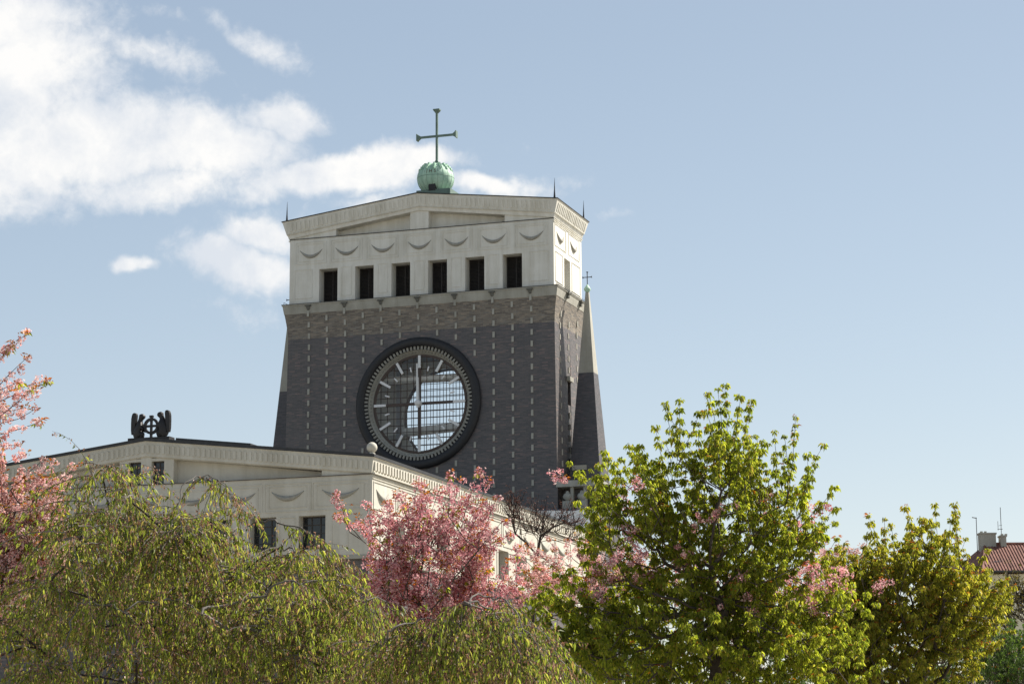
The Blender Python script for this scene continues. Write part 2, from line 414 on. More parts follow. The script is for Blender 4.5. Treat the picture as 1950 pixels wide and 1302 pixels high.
# small stone blocks standing out of the brick
stud_mesh = None
def stud_at(x, y, z, side=0):
    """side 0: on the front, else on the +X (1) or -X (-1) face"""
    global stud_mesh
    w, h, d = .085, .215, .07
    if side == 0: return (x-w, x+w, y-d, y+.02, z-h, z+h)
    s = side; return (min(x-s*.02, x+s*d), max(x-s*.02, x+s*d), y-w, y+w, z-h, z+h)
studs = []
dz = .87
for i in range(13):
    x = X0 + (i-6)*1.5*1.003
    for k in range(-1, 20):
        z = 35.46 + H - k*dz - (0 if i % 2 == 0 else .5*dz)
        if i % 2 == 0 and k < 0: continue
        if z < 20+H: continue
        if math.hypot(x-X0, z-ZC) < 5.3: continue
        if z > ZT-.1: continue
        sc = (x-X0)/1.5
        studs.append((x + math.copysign(abs(sc)*.0, 1), tower_front(z), z, 0))
    if i % 2 == 0: studs.append((x, tower_front(36.28+H)-.05, 36.30+H, 0))
for j, y in enumerate((166.4, 168.5, 170.6)):
    for k in range(20):
        z = 35.2 + H - k*dz - (0 if j % 2 == 0 else .5*dz)
        if z < 20+H: continue
        if abs(y-168.5) < .5 and 28.3 < z-H < 30.9: continue
        studs.append((X0+tower_half(z), y, z, 1))
# the hundred that show largest are parts, the rest one part
studs.sort(key=lambda s: (s[3], -(s[2] > 22.5+H and (abs(s[0]-X0) > 4)), s[1]+abs(s[0]-X0-11)*.2))
first = None
rest = MB()
for n_, (x, y, z, sd_) in enumerate(studs):
    b6 = stud_at(x, y, z, sd_)
    if n_ < 100 and sd_ == 0:
        if first is None:
            first = MB().box(-.085, .085, -.07, .02, -.215, .215).build('stone_block', STONE, None)
            o = first
        else:
            o = first.copy(); COL.objects.link(o)
        o.parent = church; o.location = Vector((x, y, z))-church.location
        o.name = 'stone_block'
    else: rest.box(*b6)
o = rest.build('stone_block_rows', STONE, church); o['kind'] = 'stuff'
# water spouts under the ledge
for i in range(0, 13, 2):
    x = X0+(i-6)*1.5
    mm = MB().box(x-.24, x+.24, yf-.26, yf+.02, ZT+.52, ZT+.62); mm.hexa([(x-.09, yf-.14, ZT+.28), (x+.09, yf-.14, ZT+.28), (x+.09, yf, ZT+.2), (x-.09, yf, ZT+.2), (x-.15, yf-.22, ZT+.51), (x+.15, yf-.22, ZT+.51), (x+.15, yf, ZT+.51), (x-.15, yf, ZT+.51)])
    mm.build('water_spout', SPOUT, church)
for y in (167.3, 170.6):
    x = X0+hf
    mm = MB().box(x, x+.34, y-.3, y+.3, ZT+.52, ZT+.62); mm.box(x, x+.25, y-.13, y+.13, ZT+.2, ZT+.51)
    mm.build('water_spout', SPOUT, church)
# slit window on the side
for s in (-1, 1):
    xs = X0+s*tower_half(29.5+H)
    mm = MB().box(min(xs-s*.5, xs-s*.45), max(xs-s*.5, xs-s*.45), 168.1, 168.9, 28.6+H, 30.4+H); w_ = mm.build('slit_window', DGLASS, church)
    MB().box(min(xs-.02*s, xs+.22*s), max(xs-.02*s, xs+.22*s), 167.95, 169.05, 30.4+H, 30.75+H).build('lintel', STONE, w_)
    mm = MB()
    for (ya, yb, za, zb) in [(168.02, 168.1, 28.5+H, 30.4+H), (168.9, 168.98, 28.5+H, 30.4+H), (168.1, 168.9, 28.5+H, 28.6+H)]:
        mm.box(min(xs-s*.6, xs-s*.02), max(xs-s*.6, xs-s*.02), ya, yb, za, zb)
    mm.build('reveal', DKB, w_)

# ---------------- clock window
clock = MB().lathe_y(X0, ZC, [(4.06, TY+.06), (4.08, TY+.02), (4.34, TY+.0), (4.36, TY-.22), (4.45, TY-.32), (4.7, TY-.38), (4.92, TY-.32), (5.02, TY-.2), (5.02, TY+.02)], 96).build('clock_window', RNG, church, smooth=True, label='round glazed clock opening in a thick black brick ring')
m = MB().lathe_y(X0, ZC, [(4.10, TY+.03), (4.08, TY-.05), (4.05, TY-.05), (4.03, TY+.0), (3.98, TY+.1), (3.90, TY+.22), (3.74, TY+.36), (3.70, TY+.76)], 96)
m.build('stone_reveal', STONE, clock, smooth=False)
m = MB()
for k in range(92):
    a = 2*math.pi*k/92
    for (ra, rb, ya, yb, off, wd) in ((4.10, 4.36, TY-.16, TY-.02, 0, .075), (3.90, 3.98, TY+.08, TY+.22, .5, .07)):
        aa = a+off*2*math.pi/92; c_, s_ = math.cos(aa), math.sin(aa)
        P = []
        for r in (ra, rb):
            for (t, y) in ((-wd, ya), (wd, ya), (wd, yb), (-wd, yb)):
                P.append((X0+r*s_+t*c_, y, ZC+r*c_-t*s_))
        m.hexa(P)
o = m.build('tooth_course', SHADE_PLA, clock)
for (yy, nm) in ((TY+.32, 'front'), (TYB-.4, 'rear')):
    rr = 3.72
    g = MB().lathe_y(X0, ZC, [(3.60, yy+.05), (3.60, yy-.06), (3.78, yy-.06), (3.78, yy+.05)], 96, closed=True)
    g.build('window_frame', RUST, clock, label=nm+' circular steel frame')
    g = MB()
    for k in range(-6, 7):
        d = k*.53; L = math.sqrt(max(3.64**2-d*d, 0)); 
        g.box(X0+d-.02, X0+d+.02, yy-.025, yy+.02, ZC-L, ZC+L); g.box(X0-L, X0+L, yy-.035, yy+.025, ZC+d-.02, ZC+d+.02)
    g.build('glazing_grid', RUST, clock)
    g = MB(); n = 64
    g.add([(X0, yy+.04, ZC)]+[(X0+3.62*math.sin(2*math.pi*i/n), yy+.04, ZC+3.62*math.cos(2*math.pi*i/n)) for i in range(n)], [(0, 1+i, 1+(i+1) % n) for i in range(n)])
    g.build('clock_glass', GLASS, clock)
yy = TY+.26
m = MB()
m.box(X0-.11, X0+.11, yy-.06, yy, ZC-2.75, ZC+2.75); m.box(X0-2.75, X0-.11, yy-.06, yy, ZC-.11, ZC+.11); m.box(X0+.11, X0+2.75, yy-.06, yy, ZC-.11, ZC+.11)
m.build('dial_cross', RUST, clock)
for k in range(12):
    a = math.pi*k/6; c_, s_ = math.cos(a), math.sin(a); w_ = .095
    P = []
    for y in (yy-.16, yy-.04):
        for (r, t) in ((2.72, -w_), (2.72, w_), (3.68, w_), (3.68, -w_)): P.append((X0+r*s_+t*c_, y, ZC+r*c_-t*s_))
    MB().hexa(P).build('hour_mark', WHITEP, clock)
    a += math.pi/12; c_, s_ = math.cos(a), math.sin(a); w_ = .05; P = []
    for y in (yy-.12, yy-.04):
        for (r, t) in ((2.52, -w_), (2.52, w_), (2.9, w_), (2.9, -w_)): P.append((X0+r*s_+t*c_, y, ZC+r*c_-t*s_))
    MB().hexa(P).build('half_hour_mark', WHITEP, clock)
def hand(L, w0, w1, y, a, name):
    c_, s_ = math.cos(a), math.sin(a); P = []
    for yv in (y, y+.07):
        for (r, t) in ((-.35, -w0*.6), (-.35, w0*.6), (L, w1), (L, -w1)): P.append((X0+r*s_+t*c_, yv, ZC+r*c_-t*s_))
    MB().hexa(P).build(name, WHITEP, clock)
hand(1.95, .17, .09, yy-.42, -.02, 'hour_hand'); hand(3.0, .13, .045, yy-.56, -.012, 'minute_hand')
MB().lathe_y(X0, ZC, [(.02, yy-.66), (.2, yy-.64), (.24, yy-.5), (.24, yy-.1)], 20).build('hand_hub', WHITEP, clock, smooth=True)

# ---------------- white belfry
BY, BYB, BH = 165.2, 172.3, 10.77
zb0, zb1 = 37.12+H, 42.3+H
wz1 = 39.82+H
def wall_row(mb, axis, pos, thick, a0, a1, z0, z1, opens, wz0, wz1_):
    """wall along axis 'x' (front, outer face at pos, going back thick) or 'y'; openings [(a,b)] all from wz0 to wz1_"""
    def bx(p, q, za, zb_):
        if q-p < 1e-4 or zb_-za < 1e-4: return
        if axis == 'x': mb.box(p, q, min(pos, pos+thick), max(pos, pos+thick), za, zb_)
        else: mb.box(min(pos, pos+thick), max(pos, pos+thick), p, q, za, zb_)
    bx(a0, a1, wz1_, z1)
    if wz0 > z0: bx(a0, a1, z0, wz0)
    cur = a0
    for (p, q) in sorted(opens): bx(cur, p, wz0, wz1_); cur = q
    bx(cur, a1, wz0, wz1_)
m = MB()
ops = [(X0+c-.78, X0+c+.76) for c in (-7.5, -4.5, -1.5, 1.5, 4.5, 7.5)]
wall_row(m, 'x', BY, 1.15, X0-BH, X0+BH, zb0, zb1, ops, zb0, wz1)
wall_row(m, 'x', BYB, -1.15, X0-BH, X0+BH, zb0, zb1, ops, zb0, wz1)
for s in (-1, 1): wall_row(m, 'y', X0+s*BH, -s*1.15, BY+1.15, BYB-1.15, zb0, zb1, [(167.8, 169.3)], zb0, wz1)
belf = m.build('belfry_wall', PLA, church)
m = MB()
for s in (-1, 1): m.box(X0+s*(BH-1.4)-.12, X0+s*(BH-1.4)+.12, 167.0, 170.1, zb0, wz1+.5)
m.build('blind_niche_wall', PLA, church)
def louvre(x0, x1, y):
    mm = MB(); n = 24
    for k in range(n):
        z = zb0+.06+(wz1-zb0-.1)*k/n; h = (wz1-zb0)/n
        mm.hexa([(x0+.06, y+.02, z), (x1-.06, y+.02, z), (x1-.06, y+.16, z+h*.7), (x0+.06, y+.16, z+h*.7), (x0+.06, y+.02, z+.02), (x1-.06, y+.02, z+.02), (x1-.06, y+.16, z+h*.7+.02), (x0+.06, y+.16, z+h*.7+.02)])
    w_ = mm.build('louvre_window', LOUV, church)
    mm = MB().box(x0, x0+.06, y, y+.18, zb0, wz1).box(x1-.06, x1, y, y+.18, zb0, wz1).box(x0+.06, x1-.06, y, y+.18, wz1-.07, wz1).box((x0+x1)/2-.025, (x0+x1)/2+.025, y-.01, y+.19, zb0, wz1-.07)
    mm.build('frame', LOUV, w_)
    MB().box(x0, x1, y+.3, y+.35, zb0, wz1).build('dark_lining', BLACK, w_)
for (a, b_) in ops: louvre(a, b_, BY+.95)
def frame_x(mb, x0, x1, z0, z1, y, w=.05, d=.035):
    mb.box(x0, x1, y-d, y+.01, z1-w, z1); mb.box(x0, x1, y-d, y+.01, z0, z0+w); mb.box(x0, x0+w, y-d, y+.01, z0+w, z1-w); mb.box(x1-w, x1, y-d, y+.01, z0+w, z1-w)
def frame_y(mb, y0, y1, z0, z1, x, s, w=.05, d=.035):
    a, b2 = min(x-s*.01, x+s*d), max(x-s*.01, x+s*d)
    mb.box(a, b2, y0, y1, z1-w, z1); mb.box(a, b2, y0, y1, z0, z0+w); mb.box(a, b2, y0, y0+w, z0+w, z1-w); mb.box(a, b2, y1-w, y1, z0+w, z1-w)
m = MB()
for k in range(-3, 4):
    x = X0+3*k; frame_x(m, x-1.3, x+1.3, 40.3+H, 42.05+H, BY); frame_x(m, x-1.1, x+1.1, 40.5+H, 41.88+H, BY, .03)
    if abs(k) < 3: frame_x(m, x-.42, x+.42, 37.6+H, 39.9+H, BY)
for s in (-1, 1):
    frame_x(m, X0+s*9.6-.75, X0+s*9.6+.75, 37.6+H, 39.9+H, BY)
    for y in (166.85, 170.3): frame_y(m, y-1.4, y+1.4, 40.3+H, 42.0+H, X0+s*BH, s)
    for (ya, yb) in ((165.5, 167.4), (169.7, 171.9)): frame_y(m, ya, yb, 37.6+H, 39.9+H, X0+s*BH, s)
m.build('moulded_panels', PLA, church)
def garland(c, half, sag, thick, axis, s, mat, parent, zoff=0):
    """a hanging crescent swag, thick in the middle; c = centre of its chord"""
    pts, rad = [], []
    for i in range(17):
        t = -1+i/8.0; a = t*half; z = c[2]-sag*(1-t*t)
        r = thick*(1-abs(t)**1.7)+.012
        pts.append((c[0]+a, c[1]-r*.3, z) if axis == 'x' else (c[0]+s*r*.3, c[1]+a, z)); rad.append(r)
    return MB().tube(pts, rad, 8).build('garland', SHADE_PLA, parent, smooth=True)  # crescent's shading painted in as one darker tone
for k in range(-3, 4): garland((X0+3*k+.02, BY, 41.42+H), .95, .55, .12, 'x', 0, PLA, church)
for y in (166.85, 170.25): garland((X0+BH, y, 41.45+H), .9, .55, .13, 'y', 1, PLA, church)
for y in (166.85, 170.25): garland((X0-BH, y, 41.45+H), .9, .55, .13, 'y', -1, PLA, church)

# ---------------- tower gable: flaring cornice all round
def gable_ring(h, yf_, yb_, zc_, za): return [(X0-h, yf_, zc_), (X0, yf_, za), (X0+h, yf_, zc_), (X0+h, yb_, zc_), (X0, yb_, za), (X0-h, yb_, zc_)]
prof = [(10.82, 165.10, 42.36, 43.80), (10.90, 165.04, 42.62, 44.02), (10.95, 164.96, 42.66, 44.06), (11.22, 164.74, 43.60, 44.98), (11.26, 164.70, 43.66, 45.03)]
def gable_loft(rings):
    mb = MB().loft(rings, cap=False); n = 6*(len(rings)-1)
    mb.f += [(5, 4, 1, 0), (4, 3, 2, 1), (n, n+1, n+4, n+5), (n+1, n+2, n+3, n+4)]
    return mb
m = gable_loft([gable_ring(h, y, BYB+BY-y, a+H, b2+H) for h, y, a, b2 in prof])
m.build('gable_cornice', PLA, church)
m = gable_loft([gable_ring(11.28, 164.67, BYB+BY-164.67, 43.662+H, 45.034+H), gable_ring(11.30, 164.65, BYB+BY-164.65, 43.73+H, 45.11+H)])
m.build('tower_roof', DARKM, church)
def band_pt(t, v, lo, hi):
    """point on the raking band: t = x offset, v = 0 bottom .. 1 top"""
    h0, y0, a0, p0 = lo; h1, y1, a1, p1 = hi
    h = h0+(h1-h0)*v; y = y0+(y1-y0)*v; zc_ = a0+(a1-a0)*v; za = p0+(p1-p0)*v
    return np.array([X0+t, y, za+(zc_-za)*min(abs(t)/h, 1)+H])
m = MB(); lo, hi = prof[2], prof[3]
def dent_front(mb, x0, x1, v0, v1, d, lo, hi):
    P = [band_pt(x0, v0, lo, hi), band_pt(x1, v0, lo, hi), band_pt(x1, v1, lo, hi), band_pt(x0, v1, lo, hi)]
    off = np.array([0, -d, 0]); inn = np.array([0, .02, 0])
    mb.hexa([P[0]+off, P[1]+off, P[1]+inn, P[0]+inn, P[3]+off, P[2]+off, P[2]+inn, P[3]+inn])
n = 58
for k in range(n):
    x = -10.7+21.4*(k+.5)/n
    dent_front(m, x-.10, x+.06, .22, .86, .06, lo, hi)
for k in range(150):
    x = -10.8+21.6*(k+.5)/150
    dent_front(m, x-.035, x+.035, .02, .10, .05, lo, hi)
for s in (-1, 1):
    nn = 19
    for k in range(nn):
        y = 165.1+7.35*(k+.5)/nn
        for (v0, v1, w_, dd) in ((.22, .86, .09, .05),):
            P = []
            for v in (v0, v1):
                x = X0+s*(lo[0]+(hi[0]-lo[0])*v); z = lo[2]+(hi[2]-lo[2])*v+H
                P += [(x-s*.02, y-w_, z), (x+s*dd, y-w_, z), (x+s*dd, y+w_, z), (x-s*.02, y+w_, z)]
            m.hexa(P)
    for k in range(50):
        y = 165.1+7.3*(k+.5)/50
        m.box(min(X0+s*10.90, X0+s*11.0), max(X0+s*10.90, X0+s*11.0), y-.04, y+.04, 42.66+H, 42.74+H)
        m.box(min(X0+s*10.75, X0+s*10.86), max(X0+s*10.75, X0+s*10.86), y-.035, y+.035, 42.18+H, 42.27+H)
    a, b2 = min(X0+s*10.75, X0+s*10.82), max(X0+s*10.75, X0+s*10.82)
    m.box(a, b2, BY+.02, BYB-.02, 42.07+H, 42.11+H)
m.build('cornice_teeth', PLA, church)
m = MB()   # tympanum: recessed field with a centre block and two end blocks
for (yf_, yb_) in ((BY+.75, BY+.95), (BYB-.95, BYB-.75)):
    m.add([(X0-10.6, yf_, 42.3+H), (X0+10.6, yf_, 42.3+H), (X0, yf_, 43.9+H), (X0-10.6, yb_, 42.3+H), (X0+10.6, yb_, 42.3+H), (X0, yb_, 43.9+H)], [(0, 1, 2), (5, 4, 3), (0, 3, 4, 1), (1, 4, 5, 2), (2, 5, 3, 0)])
def soff(x): return 43.80-1.44*abs(x)/10.82+H
for (y0, y1) in ((BY+.002, BY+.76), (BYB-.76, BYB-.002)):
    for (xa, xb) in ((-10.76, -6.9), (6.9, 10.76), (-.75, 0), (0, .75)):
        m.hexa([(X0+xa, y0, 42.302+H), (X0+xb, y0, 42.302+H), (X0+xb, y1, 42.302+H), (X0+xa, y1, 42.302+H), (X0+xa, y0, soff(xa)+.05), (X0+xb, y0, soff(xb)+.05), (X0+xb, y1, soff(xb)+.05), (X0+xa, y1, soff(xa)+.05)])
m.build('tympanum', PLA, church)

MB().box(X0-BH-.02, X0+BH+.02, BY-.07, BY+.7, 42.302+H, 42.345+H).build('gable_flashing', DARKM, church)
for (x, y) in ((X0-10.95, 164.95), (X0+10.95, 164.95), (X0+10.95, 172.4), (X0-10.95, 172.4)):
    mb = MB(); mb.tube([(x, y, 43.75+H), (x, y, 43.95+H), (x, y, 44.3+H), (x+.01, y, 45.35+H)], [.10, .075, .05, .008], 6)
    mb.build('lightning_rod', DARKM, church)
for x in (X0+6.1, X0+8.0):
    z = 43.73+1.38*(1-(x-X0)/11.3)+H
    MB().box(x-.28, x+.28, 166.2, 166.8, z-.1, z+.17).build('roof_hatch', DARKM, church)
# ---------------- orb and cross
OC = (X0+.05, 168.6, 47.12+H)
m = MB()
prof_o = []
for i in range(29):
    t = math.pi*i/28; z = -math.cos(t); r = math.sin(t)
    prof_o.append((max(1.45*r**.92, .01), OC[2]+z*(1.22 if z > 0 else 1.32)))
m.lathe_z(OC[0], OC[1], prof_o, 40)
orb = m.build('copper_orb', COPPER, church, smooth=True, label='pale green copper orb carrying a slender cross')
m = MB()
for k in range(20):      # raised seams
    a = 2*math.pi*(k+.5)/20
    m.tube([(OC[0]+(r+.006)*math.cos(a), OC[1]+(r+.006)*math.sin(a), z) for r, z in prof_o[3:26]], .007, 4, cap=False)
m.lathe_z(OC[0], OC[1], [(1.44, OC[2]-.02), (1.465, OC[2]), (1.44, OC[2]+.03)], 40, cap=False)
m.build('seams', COPD, orb)
m = MB()
for k in range(14):
    a = 2*math.pi*k/14; z = OC[2]+.86; r = 1.06
    c_, s_ = math.cos(a), math.sin(a); w_ = .10
    for (dz_, dr, ww) in ((-.20, .20, .07), (-.02, .06, .09), (.16, -.12, .07)):
        P = []
        for (rr, tt) in ((r+dr-.16, -ww), (r+dr+.1, -ww), (r+dr+.1, ww), (r+dr-.16, ww)): P.append((OC[0]+rr*c_-tt*s_, OC[1]+rr*s_+tt*c_, z+dz_-.1))
        for (rr, tt) in ((r+dr-.16, -ww), (r+dr+.06, -ww), (r+dr+.06, ww), (r+dr-.16, ww)): P.append((OC[0]+rr*c_-tt*s_, OC[1]+rr*s_+tt*c_, z+dz_+.1))
        m.hexa(P)
m.build('crown_merlons', COPPER, orb)
m = MB().box(OC[0]-.12, OC[0]+.42, OC[1]-1.24, OC[1]-.6, 45.9+H, 46.42+H); m.build('hatch_opening', BLACK, orb)
m = MB().box(OC[0]-1.15, OC[0]+1.65, OC[1]-1.2, OC[1]+1.2, 44.9+H, 45.98+H); m.build('copper_plinth', COPD, orb)
def cross(cx, cy, zb, zt, za, half, th, fl, parent, mat, flare_base=True):
    mb = MB()
    def bar(p, q, wa):      # list of (position along, half width)
        rings = []
        for (t, w) in wa:
            P = np.array(p)+(np.array(q)-np.array(p))*t
            if abs(q[2]-p[2]) > abs(q[0]-p[0]): rings.append([(P[0]-w, P[1]-w*.8, P[2]), (P[0]+w, P[1]-w*.8, P[2]), (P[0]+w, P[1]+w*.8, P[2]), (P[0]-w, P[1]+w*.8, P[2])])
            else: rings.append([(P[0], P[1]-w*.8, P[2]-w), (P[0], P[1]+w*.8, P[2]-w), (P[0], P[1]+w*.8, P[2]+w), (P[0], P[1]-w*.8, P[2]+w)])
        mb.loft(rings)
    b0 = fl*.9 if flare_base else th
    L = zt-zb; f = .22*fl/.22/L if L else .1
    bar((cx, cy, zb), (cx, cy, zt), [(0, b0), (.03, b0*.75), (.07, th), (1-.075, th), (1-.045, fl*.7), (1-.02, fl), (1, fl)])
    for s in (-1, 1):
        bar((cx+s*th, cy, za), (cx+s*half, cy, za), [(0, th*.98), (.78, th*.98), (.88, fl*.62), (.955, fl*.9), (.956, fl*1.05), (1, fl*1.05)])
    return mb.build('cross', mat, parent)
cross(X0+.15, 168.6, 48.3+H, 52.75+H, 50.57+H, 1.66, .085, .26, orb, COPD)
# letters on the orb
fc = bpy.data.curves.new('letters', 'FONT'); fc.body = '· I H S ·'; fc.size = .42; fc.align_x = 'CENTER'; fc.align_y = 'CENTER'; fc.extrude = .01; fc.resolution_u = 3
fo = bpy.data.objects.new('letters_src', fc); COL.objects.link(fo)
dg = bpy.context.evaluated_depsgraph_get(); me = bpy.data.meshes.new_from_object(fo.evaluated_get(dg))
bpy.data.objects.remove(fo)
V = np.array([v.co[:] for v in me.vertices]); Fs = [tuple(p.vertices) for p in me.polygons]
ang = V[:, 0]/1.5 + .10; zz = OC[2]+.30+V[:, 1]; rr = 1.45*np.sqrt(np.clip(1-((zz-OC[2])/1.22)**2, 0, 1))**.92+.02+V[:, 2]*.5
raw_mesh('lettering', np.stack([OC[0]+rr*np.sin(ang), OC[1]-rr*np.cos(ang), zz], 1), Fs, m_plain('faded_brown_letters', (.16, .13, .09), .7), orb)

# ---------------- obelisks
def obelisk(sx):
    cx, cy = X0+(12.37 if sx > 0 else -12.12), 168.5
    hw = lambda z: .12+(37.2-z)*.0757
    def seg(za, zb_, d=0): return [[(cx-hw(z)-d, cy-hw(z)-d, z+H), (cx+hw(z)+d, cy-hw(z)-d, z+H), (cx+hw(z)+d, cy+hw(z)+d, z+H), (cx-hw(z)-d, cy+hw(z)+d, z+H)] for z in (za, zb_)]
    ob = MB().loft(seg(8.0, 30.9)).build('obelisk', DOB, church, label='slender obelisk, '+('right' if sx > 0 else 'left')+' of the tower')
    MB().loft(seg(30.902, 37.2, -.002)).build('plastered_shaft', STONE, ob)
    MB().lathe_z(cx, cy, [(.13, 37.15+H), (.16, 37.22+H), (.24, 37.32+H), (.26, 37.45+H), (.22, 37.5+H), (.14, 37.62+H), (.05, 37.75+H)], 16).build('cap', COPPER, ob, smooth=True)
    cross(cx, cy, 37.7+H, 38.75+H, 38.33+H, .36, .028, .075, ob, DARKM, False)
    if sx > 0:
        yf_ = cy-hw(23.4)
        MB().box(cx-.95, cx+.15, yf_-.12, yf_+.1, 23.5+H, 23.85+H).build('lintel', STONE, ob)
        MB().box(cx-.6, cx-.02, yf_-.08, yf_+.1, 22.9+H, 23.5+H).build('small_window', BLACK, ob)
obelisk(1); obelisk(-1)

# ---------------- side annexes beside the tower with a small loggia
for s in (1, -1):
    xa, xb = 10.95, 14.0
    def B(m_, a, b2, y0, y1, z0, z1): m_.box(min(X0+s*a, X0+s*b2), max(X0+s*a, X0+s*b2), y0, y1, z0+H, z1+H)
    m = MB(); B(m, xa, xb, 166.4, 171.0, 10, 22.0); B(m, xa, xb, 165.2, 166.4, 10, 20.35); m.build('annex_wall', DKB, church)
    m = MB(); B(m, xa-.1, xb+.1, 165.05, 171.1, 22.0, 22.45); m.build('annex_cornice', STONE, church)
    m = MB()
    for a in (12.0, 13.0, 13.85): B(m, a-.11, a+.11, 165.25, 165.5, 20.35, 22.0)
    m.build('loggia_columns', STONE, church)
    for a in (11.65, 12.75):
        m = MB(); B(m, a-.32, a+.32, 165.05, 165.55, 20.35, 20.95)
        ped = m.build('urn', STONE, church, smooth=False)
        m = MB(); m.lathe_z(X0+s*a, 165.3, [(.1, 20.95+H), (.12, 21.0+H), (.3, 21.15+H), (.34, 21.3+H), (.26, 21.48+H), (.12, 21.55+H), (.15, 21.62+H), (.05, 21.72+H)], 16); m.build('vase', STONE, ped, smooth=True)
    m = MB(); P = [(X0+s*5.0, 157.5, 19.2+H), (X0+s*14.0, 157.5, 18.3+H), (X0+s*14.0, 165.1, 20.3+H), (X0+s*5.0, 165.1, 20.6+H)]
    m.hexa([(p[0], p[1], p[2]-1.0) for p in P]+P if s > 0 else [(p[0], p[1], p[2]-1.0) for p in P[::-1]]+P[::-1]); m.build('annex_roof', GREYM, church)

# ---------------- nave
NY, NH, NE = 121.45, 14.0, 162.0
NBLK = DKB
wz0, wz1n = 13.35+H, 15.24+H
m = MB()
wf = [(X0+c-.81, X0+c+.81) for c in (-10.4, -7.4, -4.42, -1.47, 1.47, 4.42, 7.4, 10.4)]
wall_row(m, 'x', NY, .75, X0-NH, X0+NH, 12.96+H, 17.4+H, wf, wz0, wz1n)
ws = [(y-.95, y+.95) for y in [125.35+3.7*k for k in range(10)]]
for s in (-1, 1): wall_row(m, 'y', X0+s*NH, -s*.75, NY+.75, NE, 12.96+H, 17.4+H, ws, wz0, wz1n)
m.build('nave_upper_wall', PLB, church)
m = MB(); m.box(X0-NH+.35, X0+NH-.35, NY+.35, 165, 0, 12.955+H); m.build('nave_lower_wall', DKB, church)
m = MB(); m.box(X0-NH-.04, X0+NH+.04, NY-.04, NY+.3, 12.75+H, 12.957+H)
for s in (-1, 1): m.box(min(X0+s*(NH-.3), X0+s*(NH+.04)), max(X0+s*(NH-.3), X0+s*(NH+.04)), NY+.3, NE, 12.75+H, 12.957+H)
m.build('base_moulding', STONE, church)
def nave_window(axis, a, b2, pos, s=1, dz0=wz0, dz1=wz1n, nx=3, nz=4, par=None):
    mb = MB(); fr = .07
    def B(p, q, d0, d1, z0, z1):
        if axis == 'x': mb.box(p, q, pos+d0, pos+d1, z0, z1)
        else: mb.box(min(pos-s*d0, pos-s*d1), max(pos-s*d0, pos-s*d1), p, q, z0, z1)
    B(a, a+fr, 0, .08, dz0, dz1); B(b2-fr, b2, 0, .08, dz0, dz1); B(a+fr, b2-fr, 0, .08, dz0, dz0+fr); B(a+fr, b2-fr, 0, .08, dz1-fr, dz1)
    for k in range(1, nx): x = a+(b2-a)*k/nx; B(x-.035, x+.035, .01, .07, dz0+fr, dz1-fr)
    for k in range(1, nz): z = dz0+(dz1-dz0)*k/nz; B(a+fr, b2-fr, .015, .065, z-.03, z+.03)
    w_ = mb.build('window', LOUV, church)
    mb = MB(); B(a+.02, b2-.02, .04, .05, dz0+.02, dz1-.02); mb.build('pane', DGLASS, w_)
for a, b2 in wf: nave_window('x', a, b2, NY+.6)
for a, b2 in ws:
    nave_window('y', a, b2, X0+NH-.6, 1); nave_window('y', a, b2, X0-NH+.6, -1)
m = MB()
for c in (-12.1, -8.9, -5.92, -2.95, 0, 2.95, 5.92, 8.9, 12.1):
    x = X0+c; w_ = 1.42 if abs(c) < 12 else 1.7
    frame_x(m, x-w_, x+w_, 15.5+H, 17.12+H, NY, .05, .035); frame_x(m, x-w_+.25, x+w_-.25, 15.72+H, 16.95+H, NY, .035, .03)
    frame_x(m, x-.5, x+.5, 13.3+H, 15.2+H, NY, .04)
for s in (-1, 1):
    for k in range(10):
        y = 123.35+3.7*k; frame_y(m, y-1.72, y+1.72, 15.5+H, 17.05+H, X0+s*NH, s, .06, .04); frame_y(m, y-.75, y+.75, 13.3+H, 15.2+H, X0+s*NH, s, .05, .04)
    a, b2 = min(X0+s*(NH-.05), X0+s*(NH+.05)), max(X0+s*(NH-.05), X0+s*(NH+.05))
    m.box(a, b2, NY+.05, NE, 17.16+H, 17.2+H); m.box(a, b2, NY+.05, NE, 17.28+H, 17.33+H)
m.build('moulded_panels', PLB, church)
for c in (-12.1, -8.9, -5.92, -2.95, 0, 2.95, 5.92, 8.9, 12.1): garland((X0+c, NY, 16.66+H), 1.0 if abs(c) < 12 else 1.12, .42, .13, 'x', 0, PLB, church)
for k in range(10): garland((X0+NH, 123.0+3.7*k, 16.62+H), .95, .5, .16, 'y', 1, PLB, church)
# raking frieze band, front and sides
nlo, nhi = (NH, NY-.08, 17.47, 19.09), (NH+.1, NY-.12, 18.28, 19.90)
m = gable_loft([gable_ring(h, y, NE+.05, a+H, b2+H) for h, y, a, b2 in ((NH-.02, NY, 17.41, 19.03), nlo, nhi, (NH+.16, NY-.16, 18.33, 19.95))])
m.build('nave_cornice', PLB, church)
m = MB()
n = 86
for k in range(n):
    x = -13.9+27.8*(k+.5)/n; dent_front(m, x-.10, x+.06, .22, .80, .055, nlo, nhi)
for s in (-1, 1):
    nn = 94
    for k in range(nn):
        y = NY+40.4*(k+.5)/nn; x = X0+s*(NH+.05)
        m.box(min(x, x+s*.09), max(x, x+s*.09), y-.10, y+.10, 17.62+H, 18.12+H)
    m.box(min(X0+s*NH, X0+s*(NH+.16)), max(X0+s*NH, X0+s*(NH+.16)), NY+.02, NE, 17.42+H, 17.5+H)
m.build('frieze_teeth', PLB, church)
m = gable_loft([gable_ring(NH+.2, NY-.22, NE+.1, 18.335+H, 19.955+H), gable_ring(NH+.2, NY-.22, NE+.1, 18.50+H, 20.13+H)])
m.build('nave_roof', DARKM, church)
m = MB()
zf = lambda t: 18.52+1.62*(1-abs(t)/14.2)+H
